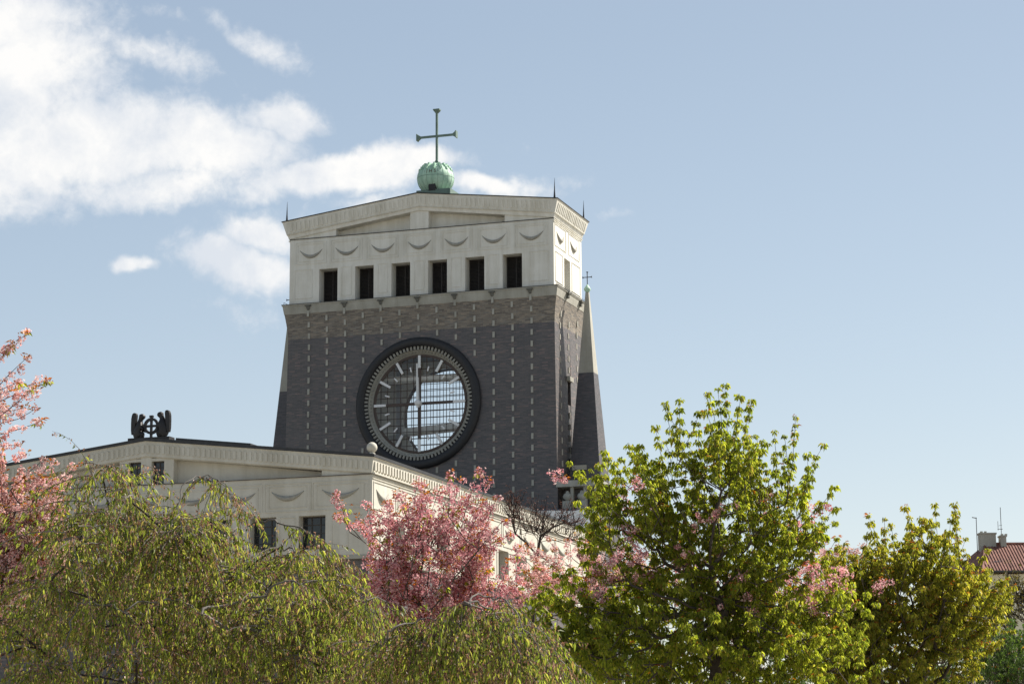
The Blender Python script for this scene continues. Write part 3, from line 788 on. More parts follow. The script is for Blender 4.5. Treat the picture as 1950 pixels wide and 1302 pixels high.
for (a, b2) in ((1.9, 6.6),): m.hexa([(X0+a, NY-.1, zf(a)-.02), (X0+b2, NY-.1, zf(b2)-.02), (X0+b2, NY+2, zf(b2)-.02), (X0+a, NY+2, zf(a)-.02), (X0+a, NY-.1, zf(a)+.12), (X0+b2, NY-.1, zf(b2)+.1), (X0+b2, NY+2, zf(b2)+.1), (X0+a, NY+2, zf(a)+.12)])
m.build('roof_upstand', DARKM, church)
m = MB()   # gable field
def nsoff(t): return 19.06-1.62*abs(t)/NH+H
y0, y1 = NY+.62, NY+.9
m.add([(X0-13.5, y0, 17.4+H), (X0+13.5, y0, 17.4+H), (X0, y0, nsoff(0)+.03)], [(0, 1, 2)])
for (xa, xb) in ((-13.98, -10.95), (10.95, 13.98)):
    m.hexa([(X0+xa, NY+.03, 17.402+H), (X0+xb, NY+.03, 17.402+H), (X0+xb, y1, 17.402+H), (X0+xa, y1, 17.402+H), (X0+xa, NY+.03, nsoff(xa)+.01), (X0+xb, NY+.03, nsoff(xb)+.01), (X0+xb, y1, nsoff(xb)+.01), (X0+xa, y1, nsoff(xa)+.01)])
go = [(-1.16, -.35), (.32, 1.13)]
segs = [(-1.73, -1.16), (-.35, .32), (1.13, 1.73)]
for (xa, xb) in [(-1.73, -1.16), (-.35, 0), (0, .32), (1.13, 1.73)]:
    m.hexa([(X0+xa, NY+.04, 17.402+H), (X0+xb, NY+.04, 17.402+H), (X0+xb, y1, 17.402+H), (X0+xa, y1, 17.402+H), (X0+xa, NY+.04, nsoff(xa)+.01), (X0+xb, NY+.04, nsoff(xb)+.01), (X0+xb, y1, nsoff(xb)+.01), (X0+xa, y1, nsoff(xa)+.01)])
for (xa, xb) in go: m.box(X0+xa, X0+xb, NY+.04, y1, 18.78+H, 18.95+H)
m.build('gable_field', PLB, church)
for (xa, xb) in go: nave_window('x', X0+xa, X0+xb, NY+.30, 1, 17.41+H, 18.78+H, 2, 4)
MB().box(X0-NH-.02, X0+NH+.02, NY-.09, NY+.6, 17.402+H, 17.43+H).build('gable_flashing', RUST, church)
for s in (-1, 1):
    x = X0+s*13.93
    MB().lathe_z(x, NY+.1, [(.2, 18.45+H), (.2, 18.55+H), (.12, 18.6+H)]+[(.30*math.sin(math.pi*(.12+.88*i/14)), 18.9+H-.30*math.cos(math.pi*(.12+.88*i/14))) for i in range(14)]+[(.005, 19.2+H)], 24).build('stone_ball', PLB, church, smooth=True)
# ---------------- black angel group on the gable (stands on the church)
def skin(name, nodes, edges, mat, parent, sub=2):
    me = bpy.data.meshes.new(name); org = origin_of(parent)
    me.from_pydata([Vector(p)-org for p, r in nodes], edges, []); o = bpy.data.objects.new(name, me); COL.objects.link(o); o.parent = parent
    sm = o.modifiers.new('skin', 'SKIN'); me.skin_vertices.new() if hasattr(me.skin_vertices, 'new') and not me.skin_vertices else None
    for i, (p, r) in enumerate(nodes): me.skin_vertices[0].data[i].radius = (r, r) if not isinstance(r, tuple) else r
    me.skin_vertices[0].data[0].use_root = True
    ss = o.modifiers.new('sub', 'SUBSURF'); ss.levels = sub; ss.render_levels = sub
    me.materials.append(mat); return o
GX, GY, GZ = X0+.02, 121.9, 20.1+H
st = empty('statue_group', (GX, GY, GZ), 'black bronze angels kneeling either side of a wheel cross on the gable', 'statue')
wheel = MB(); wc = (GX+.02, GY, GZ+.80)
wheel.lathe_y(wc[0], wc[2], [(.33, GY-.07), (.48, GY-.07), (.48, GY+.07), (.33, GY+.07)], 36, closed=True)
wheel.box(wc[0]-.065, wc[0]+.065, GY-.06, GY+.06, GZ-.1, wc[2]+.60); wheel.box(wc[0]-.36, wc[0]-.066, GY-.055, GY+.055, wc[2]-.065, wc[2]+.065); wheel.box(wc[0]+.066, wc[0]+.36, GY-.055, GY+.055, wc[2]-.065, wc[2]+.065)
wheel.box(wc[0]-.11, wc[0]+.11, GY-.08, GY+.08, wc[2]+.50, wc[2]+.62)
wheel.build('wheel_cross', BLACK, st)
for s in (-1, 1):
    q = lambda x, z, y=0: (GX+s*x, GY+y, GZ+z+(.06 if s > 0 else 0))
    fig = skin('angel', [(q(.82, .35), .30), (q(.80, .70), .29), (q(.76, 1.02), .26), (q(.70, 1.20), .12), (q(.60, 1.34), .20), (q(.545, 1.48), .17),
                         (q(.66, .28, -.06), .22), (q(.46, .38, -.08), .17), (q(.66, .04, -.02), .18), (q(1.0, .05), .17),
                         (q(.62, .88, -.16), .09), (q(.52, .62, -.18), .08), (q(.40, .66, -.12), .06),
                         (q(.62, .85, .14), .09), (q(.50, .55, .16), .08), (q(.38, .50, .10), .06), (q(.575, 1.41), .22), (q(.53, 1.54), .08)],
               [(0, 1), (1, 2), (2, 3), (3, 4), (4, 16), (16, 5), (5, 17), (0, 6), (6, 7), (7, 8), (0, 9), (2, 10), (10, 11), (11, 12), (2, 13), (13, 14), (14, 15)], BLACK, st)
    for yo in (-.07, .07):
        wg = []
        mb = MB()
        prof_w = [(1.14, .34, .08), (1.13, .6, .13), (1.10, 1.0, .17), (1.08, 1.3, .18), (1.06, 1.45, .17), (1.05, 1.55, .14), (1.04, 1.61, .07)]
        rings = []
        for (x, z, w_) in prof_w:
            rings.append([q(x-w_*.9, z, yo-.045), q(x+w_*.9, z, yo-.045), q(x+w_*.9, z, yo+.045), q(x-w_*.9, z, yo+.045)])
        # narrow feathered lower end hangs free of the body
        mb.loft(rings if s > 0 else rings); w_ = mb.build('wing', BLACK, fig, bevel=.02)
MB().box(GX-1.3, GX+1.35, GY-.35, GY+.35, GZ-.28, GZ+.10).build('plinth', BLACK, st)
# pigeon
pb = (-59.40, NY+.15, 17.43+H)
pg = empty('pigeon', pb, 'small dark pigeon perched on the gable ledge of the nave', 'pigeon')
skin('body', [((pb[0], pb[1], pb[2]+.10), .05), ((pb[0]-.06, pb[1], pb[2]+.15), .055), ((pb[0]-.09, pb[1], pb[2]+.22), .028), ((pb[0]-.10, pb[1], pb[2]+.27), .03), ((pb[0]-.14, pb[1], pb[2]+.27), .008), ((pb[0]+.1, pb[1], pb[2]+.07), .03), ((pb[0]+.2, pb[1], pb[2]+.03), .015)], [(0, 1), (1, 2), (2, 3), (3, 4), (0, 5), (5, 6)], BLACK, pg, 1)
MB().tube([(pb[0]-.02, pb[1]-.02, pb[2]), (pb[0]-.02, pb[1]-.02, pb[2]+.09)], .008, 5).tube([(pb[0]-.02, pb[1]+.02, pb[2]), (pb[0]-.02, pb[1]+.02, pb[2]+.09)], .008, 5).build('legs', BLACK, pg)
#SECTION_AROUND
# ---------------------------------------------------------------- trees
def unit(v): return v/(np.linalg.norm(v, axis=-1, keepdims=True)+1e-9)
class Skel:
    """woody skeleton: every new tip is joined to the nearest suitable node, widths follow from what each limb carries"""
    def __init__(s, base, fork, rng, bend=.12):
        s.rng = rng; s.P = []; s.par = []; s.L = []
        base, fork = np.array(base, float), np.array(fork, float); n = max(4, int(np.linalg.norm(fork-base)/.3))
        side = unit(rng.normal(size=3)*[1, 1, 0])*bend
        for i in range(n+1):
            t = i/n; s.P.append(base+(fork-base)*t+side*math.sin(math.pi*t)); s.par.append(i-1); s.L.append(np.linalg.norm(fork-base)*t)
        s.fork = n
    def grow(s, tips, step=.22, k=.35, curve=.25):
        f = s.P[s.fork]; tips = sorted([np.array(t, float) for t in tips], key=lambda t: np.linalg.norm(t-f)); ends = []
        for t in tips:
            A = np.array(s.P[s.fork-1:]); Lr = np.array(s.L[s.fork-1:]); d = np.linalg.norm(A-t, axis=1)
            j = int(np.argmin(d+k*Lr)) + s.fork-1; p = s.P[j]; D = np.linalg.norm(t-p); n = max(1, int(D/step))
            pd = unit(p-s.P[s.par[j]]) if s.par[j] >= 0 else np.array([0, 0, 1.])
            c = p+pd*D*curve+s.rng.normal(size=3)*D*.06+np.array([0, 0, -.03*D]); last = j
            for i in range(1, n+1):
                u = i/n; q = (1-u)**2*p+2*u*(1-u)*(p*.5+c*.5+(t-p)*.18)+u*u*t
                if i < n: q = q+s.rng.normal(size=3)*.012
                s.P.append(q); s.par.append(last); s.L.append(s.L[last]+np.linalg.norm(q-s.P[last])); last = len(s.P)-1
            ends.append(last)
        return ends
    def mesh(s, r_tip=.008, r_trunk=.16, sides=6):
        n = len(s.P); P = np.array(s.P); w = np.zeros(n); ch = [[] for _ in range(n)]
        for i in range(1, n): ch[s.par[i]].append(i)
        for i in range(n-1, -1, -1): w[i] = (1.0 if not ch[i] else sum(w[c] for c in ch[i]))
        R = r_tip*w**.5; R *= 1; R = np.minimum(R, r_trunk); s.R = R
        trunk, rest = MB(), MB()
        done = np.zeros(n, bool); stack = [0]; firstc = True
        while stack:
            st_ = stack.pop(); c = st_; chain = []
            if s.par[c] >= 0: chain.append(s.par[c])
            while True:
                chain.append(c)
                if not ch[c]: break
                m_ = max(ch[c], key=lambda q: w[q])
                for q in ch[c]:
                    if q != m_: stack.append(q)
                c = m_
            rad = [R[q] for q in chain]
            if s.par[st_] >= 0 and len(rad) > 1: rad[0] = rad[1]
            if len(chain) > 1:
                tgt = trunk if firstc else rest
                if firstc:   # the trunk ends at the fork, the limb goes on from it
                    cut = s.fork+1
                    rad2 = list(rad)
                    for q in range(min(3, cut)): rad2[q] *= 1.35-.12*q
                    trunk.tube(P[chain[:cut+1]], rad2[:cut+1], 10)
                    rest.tube(P[chain[cut:]], rad[cut:], sides)
                else: rest.tube(P[chain], rad, sides if rad[0] > .02 else 4, cap=False)
                firstc = False
        return trunk, rest

def leaf_arrays(P, D, L, Wd, rng, fold=.25, droop=.25):
    """folded leaves: base P, direction D, length L, width Wd"""
    n = len(P); D = unit(D); r = unit(rng.normal(size=(n, 3))); S_ = unit(np.cross(D, r)); Nn = np.cross(D, S_)
    L = L[:, None]; Wd = Wd[:, None]
    tip = P+D*L+np.array([0, 0, -1])*L*droop; mid = P+D*L*.45
    a = mid+S_*Wd*.5+Nn*Wd*fold; b = mid-S_*Wd*.5+Nn*Wd*fold
    V = np.stack([P, a, tip, b], 1).reshape(-1, 3); i = np.arange(n)*4
    F = np.concatenate([np.stack([i, i+1, i+2], 1), np.stack([i, i+2, i+3], 1)])
    return V, F
def petal_arrays(C, U, S_, rng):
    """one four sided petal at each C facing roughly U"""
    n = len(C); U = unit(U+rng.normal(size=(n, 3))*.45); r = unit(rng.normal(size=(n, 3))); A = unit(np.cross(U, r)); B = np.cross(U, A); S_ = S_[:, None]
    k = rng.uniform(.7, 1.1, (n, 1))
    V = np.stack([C-A*S_*.5, C-B*S_*.5*k+U*S_*.2, C+A*S_*.5, C+B*S_*.5*k+U*S_*.2], 1).reshape(-1, 3); i = np.arange(n)*4
    return V, np.stack([i, i+1, i+2, i+3], 1)
def shoots(bases, dirs, lens, rng, step=.07, up=.25, wob=.18):
    """thin shoots: returns list of polylines"""
    out = []
    for b, d, l in zip(bases, dirs, lens):
        d = unit(d); pts = [b]; n = max(2, int(l/step))
        for i in range(n):
            d = unit(d+np.array([0, 0, up*step])+rng.normal(size=3)*wob*.35); pts.append(pts[-1]+d*(l/n))
        out.append(np.array(pts))
    return out
def clumps(lines, rng, spacing=.1, start=.25):
    C, D = [], []
    for ln in lines:
        seg = np.linalg.norm(np.diff(ln, axis=0), axis=1); L = np.concatenate([[0], np.cumsum(seg)]); tot = L[-1]
        q = tot
        while q > tot*start:
            i = min(np.searchsorted(L, q), len(L)-1); i = max(i, 1); u = (q-L[i-1])/(L[i]-L[i-1]+1e-9)
            C.append(ln[i-1]+(ln[i]-ln[i-1])*u); D.append(unit(ln[i]-ln[i-1])); q -= spacing*rng.uniform(.7, 1.4)
    return np.array(C), np.array(D)
def leaf_clumps(C, D, rng, k=16, L=.085, W_=.036, spread=.035, down=.75):
    n = len(C); kk = n*k; Cr = np.repeat(C, k, 0); Dr = np.repeat(D, k, 0)
    az = rng.uniform(0, 2*math.pi, kk); r = np.stack([np.cos(az), np.sin(az), np.zeros(kk)], 1)
    dirs = r*rng.uniform(.2, .9, (kk, 1))+np.array([0, 0, -1])*rng.uniform(.25, 1.1, (kk, 1))*down+Dr*rng.uniform(0, .25, (kk, 1))
    P = Cr+r*spread*rng.uniform(.1, 1, (kk, 1))+Dr*rng.uniform(-.03, .03, (kk, 1))
    sz = np.repeat(rng.uniform(.7, 1.2, n), k)
    return leaf_arrays(P, dirs, L*sz*rng.uniform(.6, 1.25, kk), W_*sz*rng.uniform(.7, 1.2, kk), rng)
def knobs(C, D, rng, k=26, L=.058, W_=.034, r=.055):
    """compact balls of young drooping leaves"""
    n = len(C); kk = n*k; sz = np.repeat(rng.uniform(.65, 1.25, n), k)[:, None]
    U = unit(rng.normal(size=(kk, 3))); P = np.repeat(C, k, 0)+U*r*sz*rng.uniform(.25, 1, (kk, 1))*np.array([1, 1, .85])
    dirs = U*np.array([1, 1, .35])*rng.uniform(.3, .9, (kk, 1))+np.array([0, 0, -1.])*rng.uniform(.2, 1, (kk, 1))
    s = sz[:, 0]; return leaf_arrays(P, dirs, L*s*rng.uniform(.6, 1.4, kk), W_*s*rng.uniform(.7, 1.3, kk), rng, .3, .3)
def pompoms(C, rng, k=30, r0=.055, r1=.085, s=.034):
    n = len(C); kk = n*k; U = unit(rng.normal(size=(kk, 3))*np.array([1, 1, .85])); rad = np.repeat(rng.uniform(r0, r1, n), k)[:, None]
    P = np.repeat(C, k, 0)+U*rad*rng.uniform(.45, 1.0, (kk, 1))
    return petal_arrays(P, U, s*rng.uniform(.7, 1.2, kk), rng)
def cat(parts):
    V, F, o = [], [], 0
    for v, f in parts: V.append(v); F.append(f+o); o += len(v)
    return np.concatenate(V), np.concatenate(F)
def twig_mb(lines, r0=.006, r1=.0025):
    mb = MB()
    for ln in lines:
        pts = ln[::2] if len(ln) > 5 else ln
        if not np.allclose(pts[-1], ln[-1]): pts = np.concatenate([pts, ln[-1:]])
        if len(pts) > 1: mb.tube(pts, [r0+(r1-r0)*i/(len(pts)-1) for i in range(len(pts))], 3, cap=False)
    return mb

LEAF_Y = m_leaf('young_cherry_leaf', [(0, (.12, .15, .026)), (.4, (.22, .25, .042)), (.75, (.33, .335, .06)), (.93, (.40, .37, .09)), (1, (.30, .20, .09))], (1.5, 1.6, .72), .7)
LEAF_Z = m_leaf('olive_young_leaf', [(0, (.13, .15, .028)), (.4, (.24, .255, .045)), (.75, (.35, .34, .065)), (.92, (.40, .34, .09)), (1, (.32, .20, .09))], (1.5, 1.5, .68), .66)
LEAF_W = m_leaf('weeping_leaf', [(0, (.095, .125, .035)), (.4, (.18, .225, .055)), (.72, (.29, .33, .085)), (.9, (.36, .34, .13)), (1, (.28, .18, .11))], (1.5, 1.5, .72), .62)
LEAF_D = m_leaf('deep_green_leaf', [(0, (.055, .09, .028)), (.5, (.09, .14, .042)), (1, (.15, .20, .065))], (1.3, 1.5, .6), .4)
LEAF_O = m_leaf('olive_leaf', [(0, (.07, .07, .025)), (.5, (.11, .10, .04)), (1, (.15, .12, .05))], (1.4, 1.3, .7), .4)
BRONZE = m_leaf('bronze_leaf', [(0, (.19, .075, .022)), (.5, (.30, .12, .028)), (1, (.26, .19, .03))], (1.8, 1.3, .6), .5)
PINK = m_leaf('pink_petal', [(0, (.42, .15, .20)), (.35, (.60, .30, .35)), (.75, (.76, .50, .53)), (1, (.84, .70, .68))], (1.2, 1.0, 1.03), .42, 1.5, .6, .2)
PINKL = m_leaf('pale_pink_petal', [(0, (.62, .36, .38)), (.5, (.74, .52, .53)), (.85, (.82, .66, .65)), (1, (.86, .78, .76))], (1.2, 1.0, 1.0), .42, 1.5, .6, .2)
FADED = m_leaf('faded_calyx', [(0, (.17, .09, .065)), (.5, (.30, .18, .135)), (1, (.46, .33, .28))], (1.3, 1.1, .9), .4)

def ground_below(p): return np.array([p[0], p[1], -.05])
def place_tree(name, label, group, skel, r_trunk, bark, extra, r_tip=.008, catg='tree'):
    trunk, rest = skel.mesh(r_tip, r_trunk)
    base = skel.P[0]
    t = empty(name, (base[0], base[1], 0), label, catg, group)
    trunk.build('trunk', bark, t, smooth=True)
    rest.build('branches', bark, t, smooth=True)
    for nm, V, F, mat in extra:
        raw_mesh(nm, V, F, mat, t, smooth=False, uv=False)
    return t
def crown_points(n, cen, rx, ry, rz, rng, shell=.5):
    U = unit(rng.normal(size=(n, 3))); r = rng.uniform(shell**3, 1, (n, 1))**(1/3)
    return np.array(cen)+U*r*np.array([rx, ry, rz])
AX = ROT[:, 0]; AZ = np.array([0, 0, 1.]); AY = unit(np.cross(AZ, AX))   # right, up, away
def local(cen, U): return np.array(cen)+U[:, :1]*AX+U[:, 1:2]*AY+U[:, 2:]*AZ

# ---- big green cherry, right of centre
def green_cherry(name, label, seed, dist, blobs, tips, base_px, n_shoot, step_len=(.35, .8), leaf=LEAF_Y, pink=None, up=.8, k=32, pinkmat=None, LL=.052, WW=.030, fork_px=None, brz=.14):
    rng = np.random.default_rng(seed); m_ = dist/F_PX
    base = ground_below(at(base_px[0], base_px[1], dist)); fork = at(base_px[0]+base_px[2], base_px[1], dist)
    fc = at(blobs[-1][0], blobs[-1][1]+blobs[-1][3]*.6, dist) if False else at(blobs[0][0], blobs[0][1]+blobs[0][3]*.6, dist)
    if fork_px: fork = at(fork_px[0], fork_px[1], dist-.5); fc = fork
    sk = Skel(base, fork, rng)
    inner = []; bases = []; dirs = []; lens = []
    tot = sum(b[2]*b[3] for b in blobs)
    for (px, py, rx, rz, dd) in blobs:
        c = at(px, py, dist+dd); n = int(n_shoot*rx*rz/tot); ry = max(rx*.8, 120)
        U = rng.normal(size=(n, 3)); U = unit(U)*rng.uniform(.12, 1, (n, 1))**(1/2.4)*np.array([rx*m_, ry*m_, rz*m_])
        for u in U:
            p = c+u[0]*AX+u[1]*AY+u[2]*AZ
            l = rng.uniform(*step_len); d = unit(unit(p-fc)*.8+AZ*up+rng.normal(size=3)*.35)
            bases.append(p-d*l); dirs.append(d); lens.append(l)
    for (px, py, l, lean) in tips:
        t = at(px, py, dist+rng.uniform(-1.2, 1.2)); d = unit(AX*lean+AZ*1.0+AY*rng.uniform(-.2, .2))
        bases.append(t-d*l*.97); dirs.append(d); lens.append(l)
    bases = np.array(bases)
    ends = sk.grow([b for b in bases[rng.permutation(len(bases))]], .25, .4)
    lines = shoots(bases, dirs, lens, rng)
    C, D = clumps(lines, rng, .155, .12)
    lv = knobs(C, D, rng, k, LL, WW)
    extra = [('leaves', lv[0], lv[1], leaf)]
    # scattered bronze young leaves at the shoot ends
    sel = rng.random(len(C)) < brz; b_ = leaf_clumps(C[sel]+np.array([0, 0, .02]), D[sel], rng, 5, .07, .026, .02, .1)
    extra.append(('bronze_leaves', b_[0], b_[1], BRONZE))
    if pink is not None:
        PC = []
        for (px, py, rx, rz, n) in pink:
            c = at(px, py, dist+.1)
            u = rng.normal(size=(n, 3))*np.array([rx*m_*.5, .9, rz*m_*.5]); PC.append(local(c, u))
        PC = np.concatenate(PC); PC = np.concatenate([PC+rng.normal(size=PC.shape)*.07 for _ in range(3)])
        pv = pompoms(PC, rng, 26); extra.append(('blossoms', pv[0], pv[1], pinkmat or PINK))
        bl = leaf_clumps(PC[::3]+np.array([0, 0, .06]), np.tile(AZ, (len(PC[::3]), 1)), rng, 5, .06, .024, .05, .1); extra.append(('blossom_leaves', bl[0], bl[1], BRONZE))
    t = place_tree(name, label, None, sk, .15, BARK, extra, .0062)
    twig_mb(lines).build('twigs', BARK, t)
    return t

def px_scale(d): return d/F_PX
green_cherry('cherry_tree', 'tall leafy cherry tree with knobbly yellow-green shoots and a few pink blossoms inside', 11, 34.0,
    [(1050, 1170, 95, 80, .4), (1580, 1170, 90, 100, 0), (1000, 1250, 60, 70, .4),  (1230, 1240, 250, 80, -.6), (1450, 1240, 220, 80, -.6), (1390, 985, 165, 185, 0), (1250, 1010, 140, 150, .3), (1490, 1060, 115, 150, -.2), (1330, 1190, 330, 130, 0), (1110, 1130, 120, 60, .6), (1210, 930, 90, 80, 0), (1120, 990, 45, 70, 0), (1390, 860, 90, 60, 0)],
    [(1392, 735, 1.1, .03), (1358, 751, .8, -.1), (1409, 758, .8, .15), (1432, 769, .8, .3), (1349, 785, .7, -.2), (1287, 755, 1.0, -.15), (1259, 782, .8, -.4), (1311, 783, .8, .2),
     (1244, 816, .8, -.3), (1208, 846, .8, -.35), (1155, 860, .7, -.4), (1518, 802, 1.0, .15), (1513, 825, .7, .15), (1484, 823, .8, .25), (1569, 850, 1.0, .5), (1573, 878, .9, .5), (1585, 925, .8, .8), (1586, 970, .7, .9),
     (1562, 899, .8, .5), (1465, 834, .8, .2), (1328, 823, .7, -.1), (1435, 816, .8, .1), (1085, 885, .9, -.9), (1100, 905, .8, -.7), (1152, 912, .6, -.4), (1120, 900, .6, -.5), (1194, 871, .7, -.3), (1372, 745, .8, 0), (1300, 765, .8, .1), (1272, 840, .6, -.1), (1540, 880, .7, .3), (1230, 850, .6, -.2), (1395, 790, .6, 0), (1290, 800, .6, 0)],
    (1335, 1330, 0), 930, fork_px=(1372, 1120),
    pink=[(1062, 895, 6, 12, 2), (1230, 965, 60, 40, 8), (1190, 940, 30, 20, 3), (1270, 1060, 90, 35, 14), (1180, 1080, 80, 40, 16), (1170, 1110, 90, 30, 12), (1310, 1000, 60, 40, 5), (1450, 970, 30, 30, 3), (1555, 985, 25, 12, 4), (1480, 1120, 130, 90, 30), (1560, 1090, 60, 60, 8), (1620, 1120, 60, 60, 5), (1380, 1150, 90, 50, 10)])
green_cherry('cherry_tree', 'smaller leafy cherry tree standing between the tallest green crown and the red roofed house', 12, 37.0,
    [(1620, 1130, 90, 80, .3), (1625, 1075, 60, 40, .3), (1700, 1060, 60, 40, 0), (1860, 1125, 75, 50, 0), (1890, 1190, 50, 40, 0), (1640, 1240, 100, 80, 0), (1740, 1110, 130, 100, 0), (1700, 1230, 190, 120, 0), (1820, 1110, 60, 60, 0), (1640, 1180, 70, 100, .5), (1820, 1200, 50, 60, 0), (1770, 1030, 50, 40, 0)],
    [(1735, 962, .9, 0), (1787, 964, .9, .05), (1834, 963, 1.0, .1), (1662, 982, .8, -.2), (1684, 990, .7, 0), (1653, 1000, .7, -.3), (1742, 988, .6, 0), (1757, 988, .6, .1), (1846, 1030, .6, .6), (1820, 985, .7, 0), (1893, 1050, .8, .9), (1905, 1115, .5, .8), (1700, 1000, .7, 0), (1770, 1000, .7, 0), (1805, 990, .7, 0), (1722, 1005, .6, 0), (1600, 1045, .6, -.4), (1622, 1030, .6, -.2), (1640, 1020, .6, 0), (1612, 1060, .5, -.5), (1585, 1070, .5, -.6), (1915, 1130, .5, .9), (1925, 1160, .5, 1)],
    (1740, 1330, 0), 800, leaf=LEAF_Z, brz=.24, step_len=(.3, .7))

# ---- pink cherries
def pink_cherry(name, label, seed, dist, blobs, tips, base_px, n_shoot, mat=PINK, dens=.085, k=28, lenr=(.35, .8), up=.9, bronze=.45, outw=.8, bark=BARK, r0=.05, r1=.082):
    rng = np.random.default_rng(seed); m_ = dist/F_PX
    base = ground_below(at(base_px[0], base_px[1], dist)); fork = at(base_px[0]+base_px[2], base_px[1], dist)
    fc = at(base_px[0]+base_px[2], base_px[1]-40, dist)
    sk = Skel(base, fork, rng); bases, dirs, lens = [], [], []
    tot = sum(b[2]*b[3] for b in blobs)
    for (px, py, rx, rz, dd) in blobs:
        c = at(px, py, dist+dd); n = int(n_shoot*rx*rz/tot); ry = max(rx*.8, 60)
        U = unit(rng.normal(size=(n, 3)))*rng.uniform(.15, 1, (n, 1))**(1/2.4)*np.array([rx*m_, ry*m_, rz*m_])
        for u in U:
            p = c+u[0]*AX+u[1]*AY+u[2]*AZ; l = rng.uniform(*lenr); d = unit(unit(p-fc)*outw+AZ*up*.5+rng.normal(size=3)*.35)
            bases.append(p-d*l); dirs.append(d); lens.append(l)
    for (px, py, l, lx, lz) in tips:
        t = at(px, py, dist+rng.uniform(-.8, .8)); d = unit(AX*lx+AZ*lz+AY*rng.uniform(-.2, .2)); bases.append(t-d*l*.97); dirs.append(d); lens.append(l)
    bases = np.array(bases); sk.grow(list(bases), .22, .4)
    lines = shoots(bases, dirs, lens, rng, up=.1)
    C, D = clumps(lines, rng, dens, .1)
    C = C+rng.normal(size=C.shape)*.028
    sel = rng.random(len(C)) < .93
    pv = pompoms(C[sel], rng, k, r0, r1, .033)
    tipsC = np.array([ln[-1] for ln in lines]); b1 = leaf_clumps(tipsC, np.tile(AZ, (len(tipsC), 1)), rng, 9, .06, .024, .03, -.6)
    s2 = rng.random(len(C)) < bronze; b2 = leaf_clumps(C[s2]+np.array([0, 0, .05]), D[s2], rng, 5, .055, .023, .05, 0.0)
    b = cat([b1, b2])
    s3 = rng.random(len(C)) < .12; g_ = leaf_clumps(C[s3], D[s3], rng, 8, .07, .03, .05)
    t = place_tree(name, label, None, sk, .13, bark, [('blossoms', pv[0], pv[1], mat), ('bronze_leaves', b[0], b[1], BRONZE), ('green_leaves', g_[0], g_[1], LEAF_Y)], .0065)
    twig_mb(lines, .007, .003).build('twigs', bark, t)
    return t
pink_cherry('blossoming_cherry', 'deep pink double cherry in full blossom in front of the nave corner', 21, 31.0,
    [(820, 1080, 130, 95, 0), (740, 1120, 80, 90, 0), (870, 1010, 70, 70, .3), (760, 1010, 70, 50, 0), (800, 960, 70, 40, 0), (940, 1085, 75, 60, 0), (930, 1150, 60, 40, 0), (800, 1170, 90, 40, 0)],
    [(633, 945, .55, -.5, 1), (650, 975, .5, -.6, .8), (685, 985, .5, -.4, 1), (700, 965, .4, -.2, 1), (740, 955, .5, -.2, 1), (785, 920, .6, -.1, 1), (800, 930, .5, 0, 1), (858, 905, .55, .05, 1), (868, 915, .5, .1, 1), (910, 893, .7, .3, 1), (922, 920, .6, .4, 1), (905, 945, .6, .2, 1), (950, 955, .6, .5, 1), (955, 990, .5, .6, .8), (970, 1020, .5, .9, .6), (700, 1000, .5, -.5, 1), (840, 940, .5, 0, 1)],
    (800, 1300, 30), 185, dens=.105, k=38, r0=.06, r1=.105, lenr=(.3, .85))
pink_cherry('blossoming_cherry', 'pale pink cherry with long blossom sprays against the sky at the left edge', 22, 27.0,
    [(-70, 790, 80, 120, 0), (30, 960, 95, 60, 0), (10, 1050, 90, 80, 0), (70, 940, 70, 50, .5), (-90, 930, 110, 150, .5), (10, 1130, 70, 45, 0), (90, 1010, 60, 50, 0)],
    [(55, 655, .9, .9, .55), (30, 665, .8, .8, .6), (80, 708, .8, 1, .5), (84, 768, .7, 1, .35), (75, 805, .7, 1, .3), (60, 700, .6, .8, .5), (30, 840, .6, 1, .1), (50, 852, .6, .9, .5), (85, 880, .5, .8, .7), (110, 890, .6, .9, .6), (60, 740, .7, 1, .4), (40, 765, .6, 1, .4), (70, 785, .7, 1, .3), (150, 895, .5, 1, .5), (115, 930, .5, 1, .4), (100, 960, .5, 1, .2), (20, 720, .6, .8, .6)],
    (-60, 1330, 0), 360, mat=PINKL, dens=.075, k=24, outw=1.1, up=.5, bronze=.25, bark=BARKD, r0=.04, r1=.07)
pink_cherry('blossoming_cherry', 'pink cherry whose blossom shows through the tall green crown', 23, 38.0,
    [(1060, 1080, 100, 50, 0), (1000, 1110, 50, 40, 0), (1490, 1130, 90, 60, 0), (1590, 1100, 45, 55, 0), (1240, 1090, 110, 35, 0), (1580, 1170, 40, 40, 0), (1420, 1140, 90, 50, 0)],
    [(1100, 1030, .5, -.3, 1), (1130, 1035, .5, .2, 1), (1145, 1045, .4, .4, 1), (1060, 1050, .5, -.3, 1), (1000, 1040, .5, -.6, .8), (985, 1060, .5, -.8, .6), (1630, 1025, .8, .9, .5), (1650, 1035, .9, 1, .2), (1570, 1035, .6, .1, 1), (1590, 1060, .6, .3, .8), (1620, 1130, .7, .9, .3), (1630, 1160, .7, 1, -.2), (1638, 1195, .6, .8, -.6), (1545, 1040, .5, 0, 1), (1610, 1090, .6, 1, .2)],
    (1330, 1330, 10), 165, mat=PINKL, lenr=(.3, .7))

